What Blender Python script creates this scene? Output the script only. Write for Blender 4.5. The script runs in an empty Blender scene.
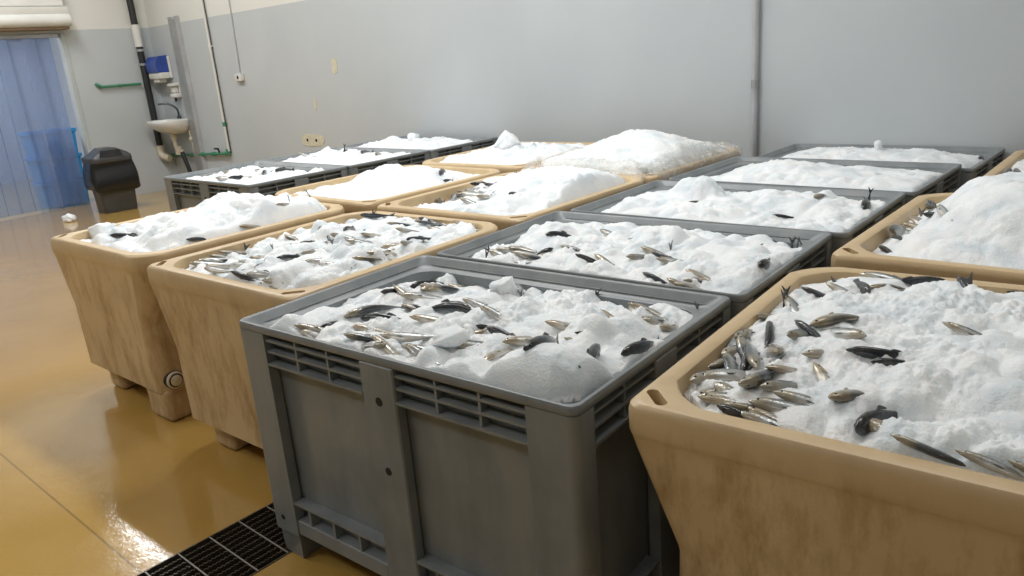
import bpy, bmesh, math, random
import numpy as np
from mathutils import Vector, Matrix, Euler
random.seed(7)
PI = math.pi
SC = bpy.context.scene
COL = SC.collection

#ICE-BEGIN
import numpy as np, math
_T = np.random.RandomState(11).rand(256, 256)
def vnoise(x, y, seed):
    x = np.asarray(x, float) + seed * 37.13; y = np.asarray(y, float) + seed * 11.71
    xi = np.floor(x).astype(int); yi = np.floor(y).astype(int)
    fx = x - xi; fy = y - yi
    fx = fx * fx * (3 - 2 * fx); fy = fy * fy * (3 - 2 * fy)
    g = lambda a, b: _T[a & 255, b & 255]
    return (g(xi, yi) * (1 - fx) + g(xi + 1, yi) * fx) * (1 - fy) + (g(xi, yi + 1) * (1 - fx) + g(xi + 1, yi + 1) * fx) * fy
# containers: kind, centre x, y, rotation, rim height scale, length scale, ice spec
# ice: mid height, side heights (left, right, near, far), roughness of the heap, bumps (x, y, dz, rx, ry[, power])
BINS = {
 'A': dict(k='bin', c=(.568, .405), r=.052, mid=.785, s=(.752, .765, .785, .742), n=1.0,
      b=[(.68, .19, .015, .07, .06), (.53, .58, .02, .06, .05), (.28, .40, -.03, .20, .10), (.45, .20, -.02, .16, .05), (.95, .45, .03, .12, .12), (.35, .63, -.03, .18, .05), (.93,.2,-.03,.06,.06)]),
 'B': dict(k='bin', c=(.5555, 1.222), r=.042, mid=.805, s=(.755, .775, .78, .76), n=.9,
      b=[(.15, 1.27, .02, .1, .08), (.62, 1.35, .035, .09, .06, 1.5), (.35, 1.0, .02, .2, .1), (.2, 1.0, -.03, .12, .08)]),
 'C': dict(k='bin', c=(.576, 2.032), r=.021, mid=.805, s=(.755, .775, .79, .765), n=.8,
      b=[(.37, 2.10, .075, .10, .07, 2), (.66, 2.15, .03, .09, .07, 1.5), (.95, 1.9, -.02, .15, .15), (.15, 1.95, .02, .12, .12)]),
 'D': dict(k='bin', c=(.606, 2.852), r=-.013, mid=.80, s=(.74, .78, .79, .755), n=.6,
      b=[(.52, 2.85, .05, .20, .14), (.15, 2.85, -.02, .1, .1)]),
 'E': dict(k='bin', c=(.668, 3.622), r=-.012, zs=.97, ls=.93, mid=.79, s=(.73, .735, .77, .735), n=.6,
      b=[(.60, 3.55, .04, .12, .1), (.98, 3.55, .03, .13, .12)]),
 'K1': dict(k='bin', c=(-3.09, 1.90), r=0, mid=.77, s=(.745, .735, .75, .75), n=1.3,
      b=[(-2.95, 1.9, .05, .06, .05), (-2.7, 1.9, .04, .07, .06), (-3.3, 1.8, .02, .1, .08)]),
 'K2': dict(k='bin', c=(-3.08, 2.705), r=0, mid=.79, s=(.76, .755, .765, .765), n=1.0,
      b=[(-3.35, 2.75, .05, .08, .06), (-3.0, 2.75, .05, .1, .06), (-2.75, 2.7, .02, .1, .1)]),
 'K3': dict(k='bin', c=(-3.07, 3.505), r=0, mid=.80, s=(.765, .75, .78, .765), n=.8,
      b=[(-3.35, 3.45, .04, .12, .09), (-2.9, 3.4, .03, .2, .1)]),
 'F': dict(k='tub', c=(-.542, .728), r=.035, mid=.795, s=(.77, .79, .785, .78), n=1.2,
      b=[(-.82, .38, -.035, .14, .14), (-.22, .36, .045, .16, .07, 1.4), (-.50, .33, .02, .1, .06), (-.62, .78, .045, .09, .07, 1.5), (-.30, .62, .03, .10, .08), (-.78, .86, .045, .07, .06, 1.5), (-.36, 1.0, .015, .2, .08), (-.72,.58,.03,.08,.06)]),
 'G': dict(k='tub', c=(-.575, 1.925), r=.015, mid=.84, s=(.765, .82, .78, .81), n=.8,
      b=[(-.34, 2.02, .06, .26, .22, 1.6), (-.85, 1.75, -.06, .18, .20), (-.62, 2.2, .02, .15, .1), (-.3, 1.6, -.02, .2, .1)]),
 'H': dict(k='tub', c=(-.575, 3.06), r=.0, mid=.88, s=(.82, .84, .835, .82), n=.5,
      b=[(-.52, 3.05, .08, .20, .18), (-.30, 3.0, .035, .2, .2), (-.75, 2.95, .01, .15, .15)]),
 'I': dict(k='tub', c=(-1.63, .745), r=.02, cut=1, mid=.835, s=(.765, .815, .785, .805), n=1.25,
      b=[(-1.38, .92, .075, .18, .20), (-1.72, .90, .04, .15, .15), (-1.98, .80, -.05, .12, .35), (-1.3, .5, .02, .1, .1)]),
 'J1': dict(k='tub', c=(-1.60, 1.93), r=.0, mid=.81, s=(.72, .77, .79, .745), n=.9,
      b=[(-1.73, 1.98, .075, .13, .14, 1.4), (-1.42, 1.98, .07, .13, .13, 1.4), (-1.2, 1.8, .02, .1, .1)]),
 'J2': dict(k='tub', c=(-1.61, 3.13), r=.04, mid=.82, s=(.775, .80, .79, .79), n=.9,
      b=[(-1.68, 3.08, .04, .10, .10), (-1.35, 3.1, .03, .15, .15)]),
 'L': dict(k='tub', c=(1.695, .71), r=.065, mid=.812, s=(.782, .81, .778, .785), n=.75,
      b=[(1.40, .36, -.012, .11, .13), (1.85, .60, .035, .25, .25), (1.50, .95, .01, .15, .12), (1.735, .335, -.055, .055, .035, 1.5), (1.33, .95, -.02, .06, .12), (1.63,.73,-.012,.08,.05)]),
 'M': dict(k='tub', c=(1.70, 1.94), r=.0, mid=.86, s=(.755, .84, .785, .81), n=.45,
      b=[(1.70, 1.93, .115, .27, .30, 2.5), (1.36, 1.75, -.02, .09, .22), (1.40, 1.60, .02, .04, .06)]),
 'N': dict(k='tub', c=(1.835, 3.265), r=.0, mid=.80, s=(.785, .81, .785, .78), n=.8, b=[(1.7, 3.2, .03, .12, .12)]),
}
def local(sp, x, y):
    c, s = math.cos(sp['r']), math.sin(sp['r'])
    dx, dy = x - sp['c'][0], y - sp['c'][1]
    return c * dx + s * dy, -s * dx + c * dy
def half(sp):
    """half sizes of the opening in which the ice lies"""
    return (.553, .353 * sp.get('ls', 1)) if sp['k'] == 'bin' else (.428, .505)
def ice_h(key, x, y, fine=True):
    sp = BINS[key]; sd = sum(ord(ch) * (i + 3) for i, ch in enumerate(key)) % 97
    lx, ly = local(sp, x, y); hx, hy = half(sp)
    z = sp['mid'] * np.ones_like(np.asarray(lx, float))
    for d, zs in ((lx + hx, sp['s'][0]), (hx - lx, sp['s'][1]), (ly + hy, sp['s'][2]), (hy - ly, sp['s'][3])):
        z = z - (sp['mid'] - zs) * np.exp(-np.clip(d, 0, 9) / .10)
    for bp in sp['b']:
        p = bp[5] if len(bp) > 5 else 1
        r2 = ((x - bp[0]) / bp[3]) ** 2 + ((y - bp[1]) / bp[4]) ** 2
        z = z + bp[2] * np.exp(-.7 * r2 ** p)
    n = sp['n']
    z = z + n * .040 * (vnoise(x * 7, y * 7, sd) - .5)
    b1 = np.abs(2 * vnoise(x * 13 + .3 * y, y * 13, sd + 1) - 1) ** .8
    z = z + n * .030 * (b1 - .42)
    if fine:
        b2 = np.abs(2 * vnoise(x * 34, y * 34, sd + 2) - 1) ** .7
        b3 = np.abs(2 * vnoise(x * 78 + y * 9, y * 78, sd + 3) - 1) ** .7
        patchy = np.clip(vnoise(x * 9, y * 9, sd + 6) * 2.2 - .5, .25, 1.2)
        z = z + (.45 + .55 * n) * patchy * (.0125 * (b2 - .45) + .0085 * (b3 - .45) + .0045 * (vnoise(x * 190, y * 190, sd + 4) - .5))
        for bx, by, dz, r in sp.get('cover', ()):
            r2 = ((x - bx) ** 2 + (y - by) ** 2) / r ** 2
            z = z + dz * np.exp(-1.2 * r2 ** 1.5) * (1 if np.ndim(x) == 0 else (r2 < 6))
    d = np.minimum(np.minimum(lx + hx, hx - lx), np.minimum(ly + hy, hy - ly))
    if sp['k'] == 'tub': d = np.minimum(d, (hx + hy - .105 - np.abs(lx) - np.abs(ly)) * .7)
    cap = (.835 if key == 'H' else .783 * sp.get('zs', 1)) + 1.6 * np.clip(d, -.02, 1)
    if key == 'A':      # the dome at the near corner bulges above the rim
        r2 = ((x - 1.02) / .165) ** 2 + ((y - .15) / .135) ** 2
        dome = .778 + .075 * (1 - r2 ** 1.15) + .030 * (vnoise(x * 11, y * 11, 5) - .5) + .007 * (vnoise(x * 30, y * 30, 8) - .5) + .004 * (vnoise(x * 100, y * 100, 6) - .5)
        z = np.minimum(z, .80 + 9 * np.clip(r2 - 1, 0, 1))
        k = .012; h = np.clip(.5 + .5 * (dome - z) / k, 0, 1); z = z * (1 - h) + dome * h + k * h * (1 - h)
        dc = np.minimum(d, (hx + hy - .05 - np.abs(lx) - np.abs(ly)) * .7)
        cap = np.where(r2 < 1.3, .779 + np.sqrt(.13 * np.clip(dc, 0, 1)), cap)
    return np.minimum(z, cap - .004 * np.clip(1 - np.abs(z - cap) / .02, 0, 1))
#ICE-END

# ------------------------------------------------------------------ helpers
def new_mat(name):
    m = bpy.data.materials.new(name); m.use_nodes = True
    nt = m.node_tree; b = nt.nodes['Principled BSDF']
    return m, nt, b
def nd(nt, t, **kw):
    n = nt.nodes.new(t)
    for k, v in kw.items():
        if k.startswith('i_'): n.inputs[k[2:].replace('_', ' ')].default_value = v
        else: setattr(n, k, v)
    return n
def rgba(c): return (c[0], c[1], c[2], 1)
def ramp(nt, fac, stops, interp='LINEAR'):
    r = nt.nodes.new('ShaderNodeValToRGB'); r.color_ramp.interpolation = interp
    e = r.color_ramp.elements
    while len(e) < len(stops): e.new(.5)
    for el, (p, c) in zip(e, stops): el.position = p; el.color = rgba(c) if not isinstance(c, float) else (c, c, c, 1)
    nt.links.new(fac, r.inputs[0]); return r.outputs[0]
def simple(name, col, rough=.5, metal=0., var=.12, scale=6., bump=0., bscale=60.):
    """a plain surface whose colour wanders a little and that may be slightly rough"""
    m, nt, b = new_mat(name)
    tc = nd(nt, 'ShaderNodeTexCoord'); nz = nd(nt, 'ShaderNodeTexNoise', i_Scale=scale, i_Detail=4.)
    nt.links.new(tc.outputs['Object'], nz.inputs['Vector'])
    o = ramp(nt, nz.outputs['Fac'], [(.3, tuple(c * (1 - var) for c in col)), (.7, tuple(min(1, c * (1 + var)) for c in col))])
    nt.links.new(o, b.inputs['Base Color'])
    b.inputs['Roughness'].default_value = rough; b.inputs['Metallic'].default_value = metal
    if bump:
        n2 = nd(nt, 'ShaderNodeTexNoise', i_Scale=bscale, i_Detail=3.); nt.links.new(tc.outputs['Object'], n2.inputs['Vector'])
        bp = nd(nt, 'ShaderNodeBump', i_Strength=bump, i_Distance=.004); nt.links.new(n2.outputs['Fac'], bp.inputs['Height']); nt.links.new(bp.outputs[0], b.inputs['Normal'])
    return m

def finish(bm, name, mat, parent=None, smooth=35, loc=None, rot=None):
    bmesh.ops.recalc_face_normals(bm, faces=bm.faces)
    me = bpy.data.meshes.new(name)
    ang = math.radians(smooth) if smooth else 0
    for e in bm.edges:
        if len(e.link_faces) == 2:
            e.smooth = e.calc_face_angle(4) < ang
    for f in bm.faces: f.smooth = bool(smooth)
    bm.to_mesh(me); bm.free()
    for mm in (mat if isinstance(mat, (list, tuple)) else [mat]): me.materials.append(mm)
    o = bpy.data.objects.new(name, me); COL.objects.link(o)
    if parent: o.parent = parent
    if loc is not None: o.location = loc
    if rot is not None: o.rotation_euler = rot
    return o
def tag(o, label, cat, group=None, kind=None):
    o['label'] = label; o['category'] = cat
    if group: o['group'] = group
    if kind: o['kind'] = kind
    return o
def empty(name, loc=(0, 0, 0), rz=0.):
    o = bpy.data.objects.new(name, None); COL.objects.link(o); o.location = loc; o.rotation_euler = (0, 0, rz)
    o.empty_display_size = .1
    return o
def structure(o): o['kind'] = 'structure'; return o
def copy_tree(o, parent=None):
    c = o.copy(); COL.objects.link(c)
    if parent: c.parent = parent
    for ch in list(o.children): copy_tree(ch, c)
    return c
def box(bm, x0, x1, y0, y1, z0, z1, bev=0., seg=1):
    r = bmesh.ops.create_cube(bm, size=1)
    vs = r['verts']
    bmesh.ops.scale(bm, vec=(x1 - x0, y1 - y0, z1 - z0), verts=vs)
    bmesh.ops.translate(bm, vec=((x0 + x1) / 2, (y0 + y1) / 2, (z0 + z1) / 2), verts=vs)
    if bev:
        es = list({e for v in vs for e in v.link_edges})
        bmesh.ops.bevel(bm, geom=es, offset=bev, segments=seg, affect='EDGES', profile=.6)
    return vs
def loft(bm, rings, cap0=True, cap1=True, closed=True):
    vr = [[bm.verts.new(p) for p in r] for r in rings]
    n = len(vr[0])
    for a, b in zip(vr[:-1], vr[1:]):
        for i in range(n if closed else n - 1):
            j = (i + 1) % n
            try: bm.faces.new((a[i], a[j], b[j], b[i]))
            except ValueError: pass
    if cap0: bm.faces.new(vr[0][::-1])
    if cap1: bm.faces.new(vr[-1])
    return vr
def tube(bm, pts, r, n=12, cap=True):
    pts = [Vector(p) for p in pts]; rings = []
    rr = r if isinstance(r, (list, tuple)) else [r] * len(pts)
    up = None
    for i, p in enumerate(pts):
        d = (pts[min(i + 1, len(pts) - 1)] - pts[max(i - 1, 0)]).normalized()
        if up is None: up = Vector((0, 0, 1)) if abs(d.z) < .9 else Vector((1, 0, 0))
        s = d.cross(up).normalized(); u = s.cross(d).normalized(); up = u
        rings.append([p + rr[i] * (math.cos(2 * PI * k / n) * s + math.sin(2 * PI * k / n) * u) for k in range(n)])
    loft(bm, rings, cap, cap)
def cyl(bm, p0, p1, r, n=16): tube(bm, [p0, p1], r, n)
def arc(pts, rad, seg=5):
    """polyline with its corners rounded"""
    P = [Vector(p) for p in pts]; out = [P[0]]
    for a, b, c in zip(P[:-2], P[1:-1], P[2:]):
        d0 = (a - b); d1 = (c - b); r = min(rad, d0.length * .49, d1.length * .49)
        s = b + d0.normalized() * r; e = b + d1.normalized() * r
        for k in range(seg + 1):
            t = k / seg; out.append((1 - t) ** 2 * s + 2 * t * (1 - t) * b + t * t * e)
    return out + [P[-1]]

# ------------------------------------------------------------------ materials
def grey_plastic():
    m, nt, b = new_mat('grey_plastic')
    tc = nd(nt, 'ShaderNodeTexCoord'); oi = nd(nt, 'ShaderNodeObjectInfo')
    ad = nd(nt, 'ShaderNodeVectorMath', operation='ADD'); nt.links.new(tc.outputs['Object'], ad.inputs[0]); nt.links.new(oi.outputs['Location'], ad.inputs[1])
    mp = nd(nt, 'ShaderNodeMapping'); mp.inputs['Scale'].default_value = (9, 9, 1.6); nt.links.new(ad.outputs[0], mp.inputs[0])
    n1 = nd(nt, 'ShaderNodeTexNoise', i_Scale=1., i_Detail=6., i_Roughness=.65); nt.links.new(mp.outputs[0], n1.inputs['Vector'])
    n2 = nd(nt, 'ShaderNodeTexNoise', i_Scale=5., i_Detail=4.); nt.links.new(ad.outputs[0], n2.inputs['Vector'])
    mx = nd(nt, 'ShaderNodeMath', operation='MULTIPLY'); nt.links.new(n1.outputs['Fac'], mx.inputs[0]); nt.links.new(n2.outputs['Fac'], mx.inputs[1])
    o = ramp(nt, mx.outputs[0], [(.12, (.160, .178, .186)), (.28, (.215, .236, .246)), (.42, (.250, .256, .245))])
    nt.links.new(o, b.inputs['Base Color']); b.inputs['Roughness'].default_value = .42
    n3 = nd(nt, 'ShaderNodeTexNoise', i_Scale=260., i_Detail=2.); nt.links.new(ad.outputs[0], n3.inputs['Vector'])
    bp = nd(nt, 'ShaderNodeBump', i_Strength=.12, i_Distance=.002); nt.links.new(n3.outputs['Fac'], bp.inputs['Height']); nt.links.new(bp.outputs[0], b.inputs['Normal'])
    return m
def beige_plastic():
    m, nt, b = new_mat('beige_plastic')
    tc = nd(nt, 'ShaderNodeTexCoord'); oi = nd(nt, 'ShaderNodeObjectInfo')
    ad = nd(nt, 'ShaderNodeVectorMath', operation='ADD'); nt.links.new(tc.outputs['Object'], ad.inputs[0]); nt.links.new(oi.outputs['Location'], ad.inputs[1])
    n1 = nd(nt, 'ShaderNodeTexNoise', i_Scale=3.2, i_Detail=7., i_Roughness=.62, i_Distortion=.5); nt.links.new(ad.outputs[0], n1.inputs['Vector'])
    mp = nd(nt, 'ShaderNodeMapping'); mp.inputs['Scale'].default_value = (7, 7, 2.2); nt.links.new(ad.outputs[0], mp.inputs[0])
    n2 = nd(nt, 'ShaderNodeTexNoise', i_Scale=1.4, i_Detail=7., i_Roughness=.7); nt.links.new(mp.outputs[0], n2.inputs['Vector'])
    clean = ramp(nt, n1.outputs['Fac'], [(.3, (.545, .397, .224)), (.7, (.645, .492, .292))])
    dirt = ramp(nt, n2.outputs['Fac'], [(.46, (0., 0., 0.)), (.66, (1., 1., 1.))])
    # rubbed-in grime sits on the upright sides, the rim and the inside are rinsed
    sx = nd(nt, 'ShaderNodeSeparateXYZ'); nt.links.new(tc.outputs['Object'], sx.inputs[0])
    mr = nd(nt, 'ShaderNodeMapRange', i_From_Min=.69, i_From_Max=.77, i_To_Min=.75, i_To_Max=.10); nt.links.new(sx.outputs['Z'], mr.inputs[0])
    mu = nd(nt, 'ShaderNodeMath', operation='MULTIPLY'); nt.links.new(dirt, mu.inputs[0]); nt.links.new(mr.outputs[0], mu.inputs[1])
    mix = nd(nt, 'ShaderNodeMix', data_type='RGBA'); nt.links.new(mu.outputs[0], mix.inputs[0]); nt.links.new(clean, mix.inputs[6]); mix.inputs[7].default_value = (.29, .165, .06, 1)
    nt.links.new(mix.outputs[2], b.inputs['Base Color']); b.inputs['Roughness'].default_value = .42
    n3 = nd(nt, 'ShaderNodeTexNoise', i_Scale=45., i_Detail=4.); nt.links.new(ad.outputs[0], n3.inputs['Vector'])
    bp = nd(nt, 'ShaderNodeBump', i_Strength=.25, i_Distance=.004); nt.links.new(n3.outputs['Fac'], bp.inputs['Height']); nt.links.new(bp.outputs[0], b.inputs['Normal'])
    return m
def ice_material():
    m, nt, b = new_mat('crushed_ice')
    tc = nd(nt, 'ShaderNodeTexCoord')
    n1 = nd(nt, 'ShaderNodeTexNoise', i_Scale=9., i_Detail=5., i_Roughness=.6); nt.links.new(tc.outputs['Object'], n1.inputs['Vector'])
    o = ramp(nt, n1.outputs['Fac'], [(.30, (.68, .745, .79)), (.50, (.84, .875, .90)), (.68, (.91, .93, .94))])
    nt.links.new(o, b.inputs['Base Color'])
    b.inputs['Roughness'].default_value = .38; b.inputs['IOR'].default_value = 1.31
    b.inputs['Subsurface Weight'].default_value = .65; b.inputs['Subsurface Radius'].default_value = (.8, .95, 1.); b.inputs['Subsurface Scale'].default_value = .035
    v = nd(nt, 'ShaderNodeTexVoronoi', i_Scale=170.); nt.links.new(tc.outputs['Object'], v.inputs['Vector'])
    n2 = nd(nt, 'ShaderNodeTexNoise', i_Scale=120., i_Detail=4., i_Roughness=.7); nt.links.new(tc.outputs['Object'], n2.inputs['Vector'])
    a = nd(nt, 'ShaderNodeMath', operation='ADD'); nt.links.new(v.outputs['Distance'], a.inputs[0]); nt.links.new(n2.outputs['Fac'], a.inputs[1])
    bp = nd(nt, 'ShaderNodeBump', i_Strength=.5, i_Distance=.003); nt.links.new(a.outputs[0], bp.inputs['Height']); nt.links.new(bp.outputs[0], b.inputs['Normal'])
    return m
def fish_material(name, back, flank, belly, head, cut0, cut1):
    """dark back, bright flank, pale belly from the fish's own height; warmer gill covers at the head end"""
    m, nt, b = new_mat(name)
    tc = nd(nt, 'ShaderNodeTexCoord'); oi = nd(nt, 'ShaderNodeObjectInfo')
    sx = nd(nt, 'ShaderNodeSeparateXYZ'); nt.links.new(tc.outputs['Object'], sx.inputs[0])
    ad = nd(nt, 'ShaderNodeVectorMath', operation='ADD'); nt.links.new(tc.outputs['Object'], ad.inputs[0]); nt.links.new(oi.outputs['Location'], ad.inputs[1])
    nz = nd(nt, 'ShaderNodeTexNoise', i_Scale=14., i_Detail=4., i_Roughness=.6); nt.links.new(ad.outputs[0], nz.inputs['Vector'])
    mr = nd(nt, 'ShaderNodeMapRange', i_From_Min=-.1, i_From_Max=.1); nt.links.new(sx.outputs['Z'], mr.inputs[0])
    w = nd(nt, 'ShaderNodeMath', operation='MULTIPLY_ADD'); nt.links.new(nz.outputs['Fac'], w.inputs[0]); w.inputs[1].default_value = .22; nt.links.new(mr.outputs[0], w.inputs[2])
    s = nd(nt, 'ShaderNodeMath', operation='SUBTRACT'); nt.links.new(w.outputs[0], s.inputs[0]); s.inputs[1].default_value = .11
    o = ramp(nt, s.outputs[0], [(.08, belly), (.32, flank), (cut0, flank), (cut1, back)])
    hm = nd(nt, 'ShaderNodeMapRange', i_From_Min=.26, i_From_Max=.36, i_To_Max=.75); nt.links.new(sx.outputs['X'], hm.inputs[0])
    mix = nd(nt, 'ShaderNodeMix', data_type='RGBA'); nt.links.new(hm.outputs[0], mix.inputs[0]); nt.links.new(o, mix.inputs[6]); mix.inputs[7].default_value = rgba(head)
    vz = nd(nt, 'ShaderNodeMapRange', i_To_Min=.8, i_To_Max=1.15); nt.links.new(oi.outputs['Random'], vz.inputs[0])
    hs = nd(nt, 'ShaderNodeHueSaturation'); nt.links.new(vz.outputs[0], hs.inputs['Value']); nt.links.new(mix.outputs[2], hs.inputs['Color'])
    nt.links.new(hs.outputs[0], b.inputs['Base Color'])
    b.inputs['Roughness'].default_value = .27; b.inputs['Metallic'].default_value = .25; b.inputs['Coat Weight'].default_value = .4
    v = nd(nt, 'ShaderNodeTexVoronoi', i_Scale=55.); nt.links.new(tc.outputs['Object'], v.inputs['Vector'])
    bp = nd(nt, 'ShaderNodeBump', i_Strength=.10, i_Distance=.006); nt.links.new(v.outputs['Distance'], bp.inputs['Height']); nt.links.new(bp.outputs[0], b.inputs['Normal'])
    return m
M_GREY = grey_plastic(); M_BEIGE = beige_plastic(); M_ICE = ice_material()
M_HOLE = simple('black_recess', (.012, .012, .012), .7)
M_PLUG = simple('plug_plastic', (.66, .58, .44), .4)
M_FISH = {
 's': fish_material('silver_fish', (.055, .065, .07), (.40, .415, .41), (.62, .60, .56), (.34, .29, .20), .52, .80),
 'd': fish_material('dark_fish', (.020, .026, .034), (.13, .145, .15), (.50, .49, .46), (.045, .044, .042), .30, .50),
 't': fish_material('tan_fish', (.075, .07, .055), (.40, .38, .33), (.60, .57, .51), (.33, .255, .155), .60, .88),
}
M_FIN = simple('fish_fin', (.075, .078, .078), .4, 0, .3, 30)
M_FINT = simple('pale_fish_fin', (.33, .29, .21), .4, 0, .3, 30)
M_EYE = simple('fish_eye', (.01, .01, .012), .08)
M_WHITE = simple('white_ceramic', (.74, .74, .72), .18, var=.03)
M_WPLAS = simple('white_plastic', (.68, .68, .64), .4, var=.05)
M_BLACK = simple('black_rubber', (.018, .019, .020), .45)
M_GREEN = simple('green_pipe_plastic', (.045, .22, .115), .4)
M_BLUE = simple('blue_plastic', (.035, .075, .32), .3)
M_STEEL = simple('dull_steel', (.42, .43, .44), .35, .6)
M_TAP = simple('dark_tap_metal', (.12, .125, .13), .25, .8)
M_GALV = simple('galvanised_conduit', (.50, .51, .52), .4, .3)
M_TRAP = simple('yellowed_trap_plastic', (.60, .55, .43), .4)
M_CRATE = simple('blue_crate_plastic', (.03, .32, .66), .4)
M_LID = simple('charcoal_bin_plastic', (.055, .058, .062), .4)
M_BAG = simple('black_bin_bag', (.008, .008, .009), .3, bump=.6, bscale=18)
M_GRATE = simple('wet_grating_steel', (.13, .115, .09), .3, .5, bump=.4, bscale=300)
M_ROD = simple('bright_cross_rod', (.22, .21, .19), .35, .6)
LIGHT = 1.0; EXPO = -0.1
# ------------------------------------------------------------------ grey pallet bin (1.2 x .8 x .8 m), built once and copied
BW, BL, BH = .60, .40, .80
def rrect(hx, hy, r, z, n=5):
    pts = []
    for sx, sy, a0 in ((1, 1, 0), (-1, 1, 90), (-1, -1, 180), (1, -1, 270)):
        for k in range(n):
            a = math.radians(a0 + 90 * k / (n - 1))
            pts.append((sx * (hx - r) + r * math.cos(a), sy * (hy - r) + r * math.sin(a), z))
    return pts
def make_bin():
    root = empty('pallet_bin')
    # inner tray: outer skin set back behind the posts, sloped inside with a ledge
    bm = bmesh.new()
    R = lambda i, z, r: rrect(BW - i, BL - i, r, z)
    loft(bm, [R(.040, .115, .03), R(.036, .745, .03), R(.060, .74, .045), R(.069, .70, .05), R(.075, .20, .05)])
    finish(bm, 'liner', M_GREY, root)
    # rim: a thin lip, sloping inwards down to a narrow ledge
    bm = bmesh.new()
    loft(bm, [R(.036, .777, .026), R(.002, .777, .026), R(.000, .780, .026), R(.000, .794, .026), R(.003, .799, .026), R(.008, .800, .026), R(.013, .7985, .026), R(.016, .795, .030), R(.034, .776, .045), R(.038, .771, .047), R(.058, .768, .068), R(.064, .765, .07), R(.068, .70, .06), R(.060, .70, .05), R(.036, .74, .04), R(.036, .777, .026)], False, False)
    bmesh.ops.remove_doubles(bm, verts=bm.verts, dist=1e-6)
    finish(bm, 'rim', M_GREY, root, 40)
    # corner posts, flush with the rim, running down to the floor as feet
    for sx in (-1, 1):
        for sy in (-1, 1):
            bm = bmesh.new(); r = .026
            def L(ax, ay, z, t=.033):
                p = []
                p.append((BW - ax, BL)); 
                for k in range(6):
                    a = math.radians(90 - 90 * k / 5); p.append((BW - r + r * math.cos(a), BL - r + r * math.sin(a)))
                p += [(BW, BL - ay), (BW - t, BL - ay), (BW - t, BL - t), (BW - ax, BL - t)]
                q = [(sx * x, sy * y, z) for x, y in p]
                return q if sx * sy > 0 else q[::-1]
            loft(bm, [L(.130, .068, .10), L(.130, .068, .7765)])
            def F(ax, ay, z, i):
                p = [(BW - ax, BL - i)]
                for k in range(6):
                    a = math.radians(90 - 90 * k / 5); p.append((BW - r + (r - i) * math.cos(a), BL - r + (r - i) * math.sin(a)))
                p += [(BW - i, BL - ay), (BW - ax, BL - ay)]
                q = [(sx * x, sy * y, z) for x, y in p]
                return q if sx * sy > 0 else q[::-1]
            loft(bm, [F(.105, .085, 0, .020), F(.112, .092, .012, .014), F(.118, .098, .102, .010)])
            po = finish(bm, 'corner_post', M_GREY, root, 30)
            bm = bmesh.new(); cyl(bm, (sx * (BW - .062), sy * (BL - .004), .15), (sx * (BW - .062), sy * (BL + .0008), .15), .009)
            finish(bm, 'drain_hole', M_HOLE, po)
    # middle posts with two round holes
    for side in range(4):
        bm = bmesh.new(); w = .062 if side < 2 else .055
        box(bm, -w, w, -.034, 0, .06 if side < 2 else .0, .7765, .004)
        if side < 2: box(bm, -w + .01, w - .01, -.10, -.003, 0, .062, .004)
        T = Matrix.Rotation((0, PI, -PI / 2, PI / 2)[side], 4, 'Z')
        off = Vector((0, BL, 0)) if side == 0 else Vector((0, -BL, 0)) if side == 1 else Vector((BW, 0, 0)) if side == 2 else Vector((-BW, 0, 0))
        bm.transform(Matrix.Translation(off) @ T)
        po = finish(bm, 'centre_post', M_GREY, root, 30)
        for z, r in ((.675, .0125), (.475, .0115)) if side < 2 else ((.69, .012),):
            bm = bmesh.new(); cyl(bm, (0, -.004, z), (0, .0008, z), r, 20); bm.transform(Matrix.Translation(off) @ T)
            finish(bm, 'post_hole', M_HOLE, po)
    # ribbed pockets under the rim and the pocketed base rail, one pair on each side of a middle post
    for side in range(4):
        T = Matrix.Rotation((0, PI, -PI / 2, PI / 2)[side], 4, 'Z')
        off = Vector((0, BL, 0)) if side == 0 else Vector((0, -BL, 0)) if side == 1 else Vector((BW, 0, 0)) if side == 2 else Vector((-BW, 0, 0))
        x0, x1 = (.062, .470) if side < 2 else (.055, .332)
        nc = 3 if side < 2 else 2
        for s in (-1, 1):
            a, b = (x0, x1) if s > 0 else (-x1, -x0)
            bm = bmesh.new()
            for z, d in ((.756, .006), (.722, .006), (.684, .001)): box(bm, a, b, -.0345, -d, z - .0035, z + .0035)
            for k in range(1, nc):
                x = a + (b - a) * k / nc; box(bm, x - .0035, x + .0035, -.0345, -.007, .682, .7785)
            bm.transform(Matrix.Translation(off) @ T); finish(bm, 'pocket_ribs', M_GREY, root, 30)
            bm = bmesh.new()
            box(bm, a, b, -.048, -.002, .216, .224); box(bm, a, b, -.05, -.004, .108, .160, .003)
            for k in range(1, nc + 1):
                x = a + (b - a) * k / (nc + .6); box(bm, x - .004, x + .004, -.046, -.006, .157, .22)
            bm.transform(Matrix.Translation(off) @ T); finish(bm, 'base_rail', M_GREY, root, 30)
    bm = bmesh.new()
    box(bm, -BW + .11, BW - .11, -.05, .05, 0, .115, .005); finish(bm, 'skid', M_GREY, root, 30)
    return root
BIN_LABEL = {
 'A': 'grey slotted plastic fish bin in front, its whole near face in view',
 'B': 'second grey plastic bin from the front, directly behind the front one',
 'C': 'third grey plastic bin from the front, filled with domed ice',
 'D': 'fourth grey plastic bin from the front in the long grey row',
 'E': 'grey plastic bin against the back wall at the end of the long row',
 'K1': 'grey plastic bin nearest the washbasin, low on ice',
 'K2': 'middle one of the three grey bins standing near the washbasin',
 'K3': 'grey plastic bin farthest from the washbasin among the three beside the wall'}
proto_bin = make_bin(); first = True
BIN_OBJ = {}
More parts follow.
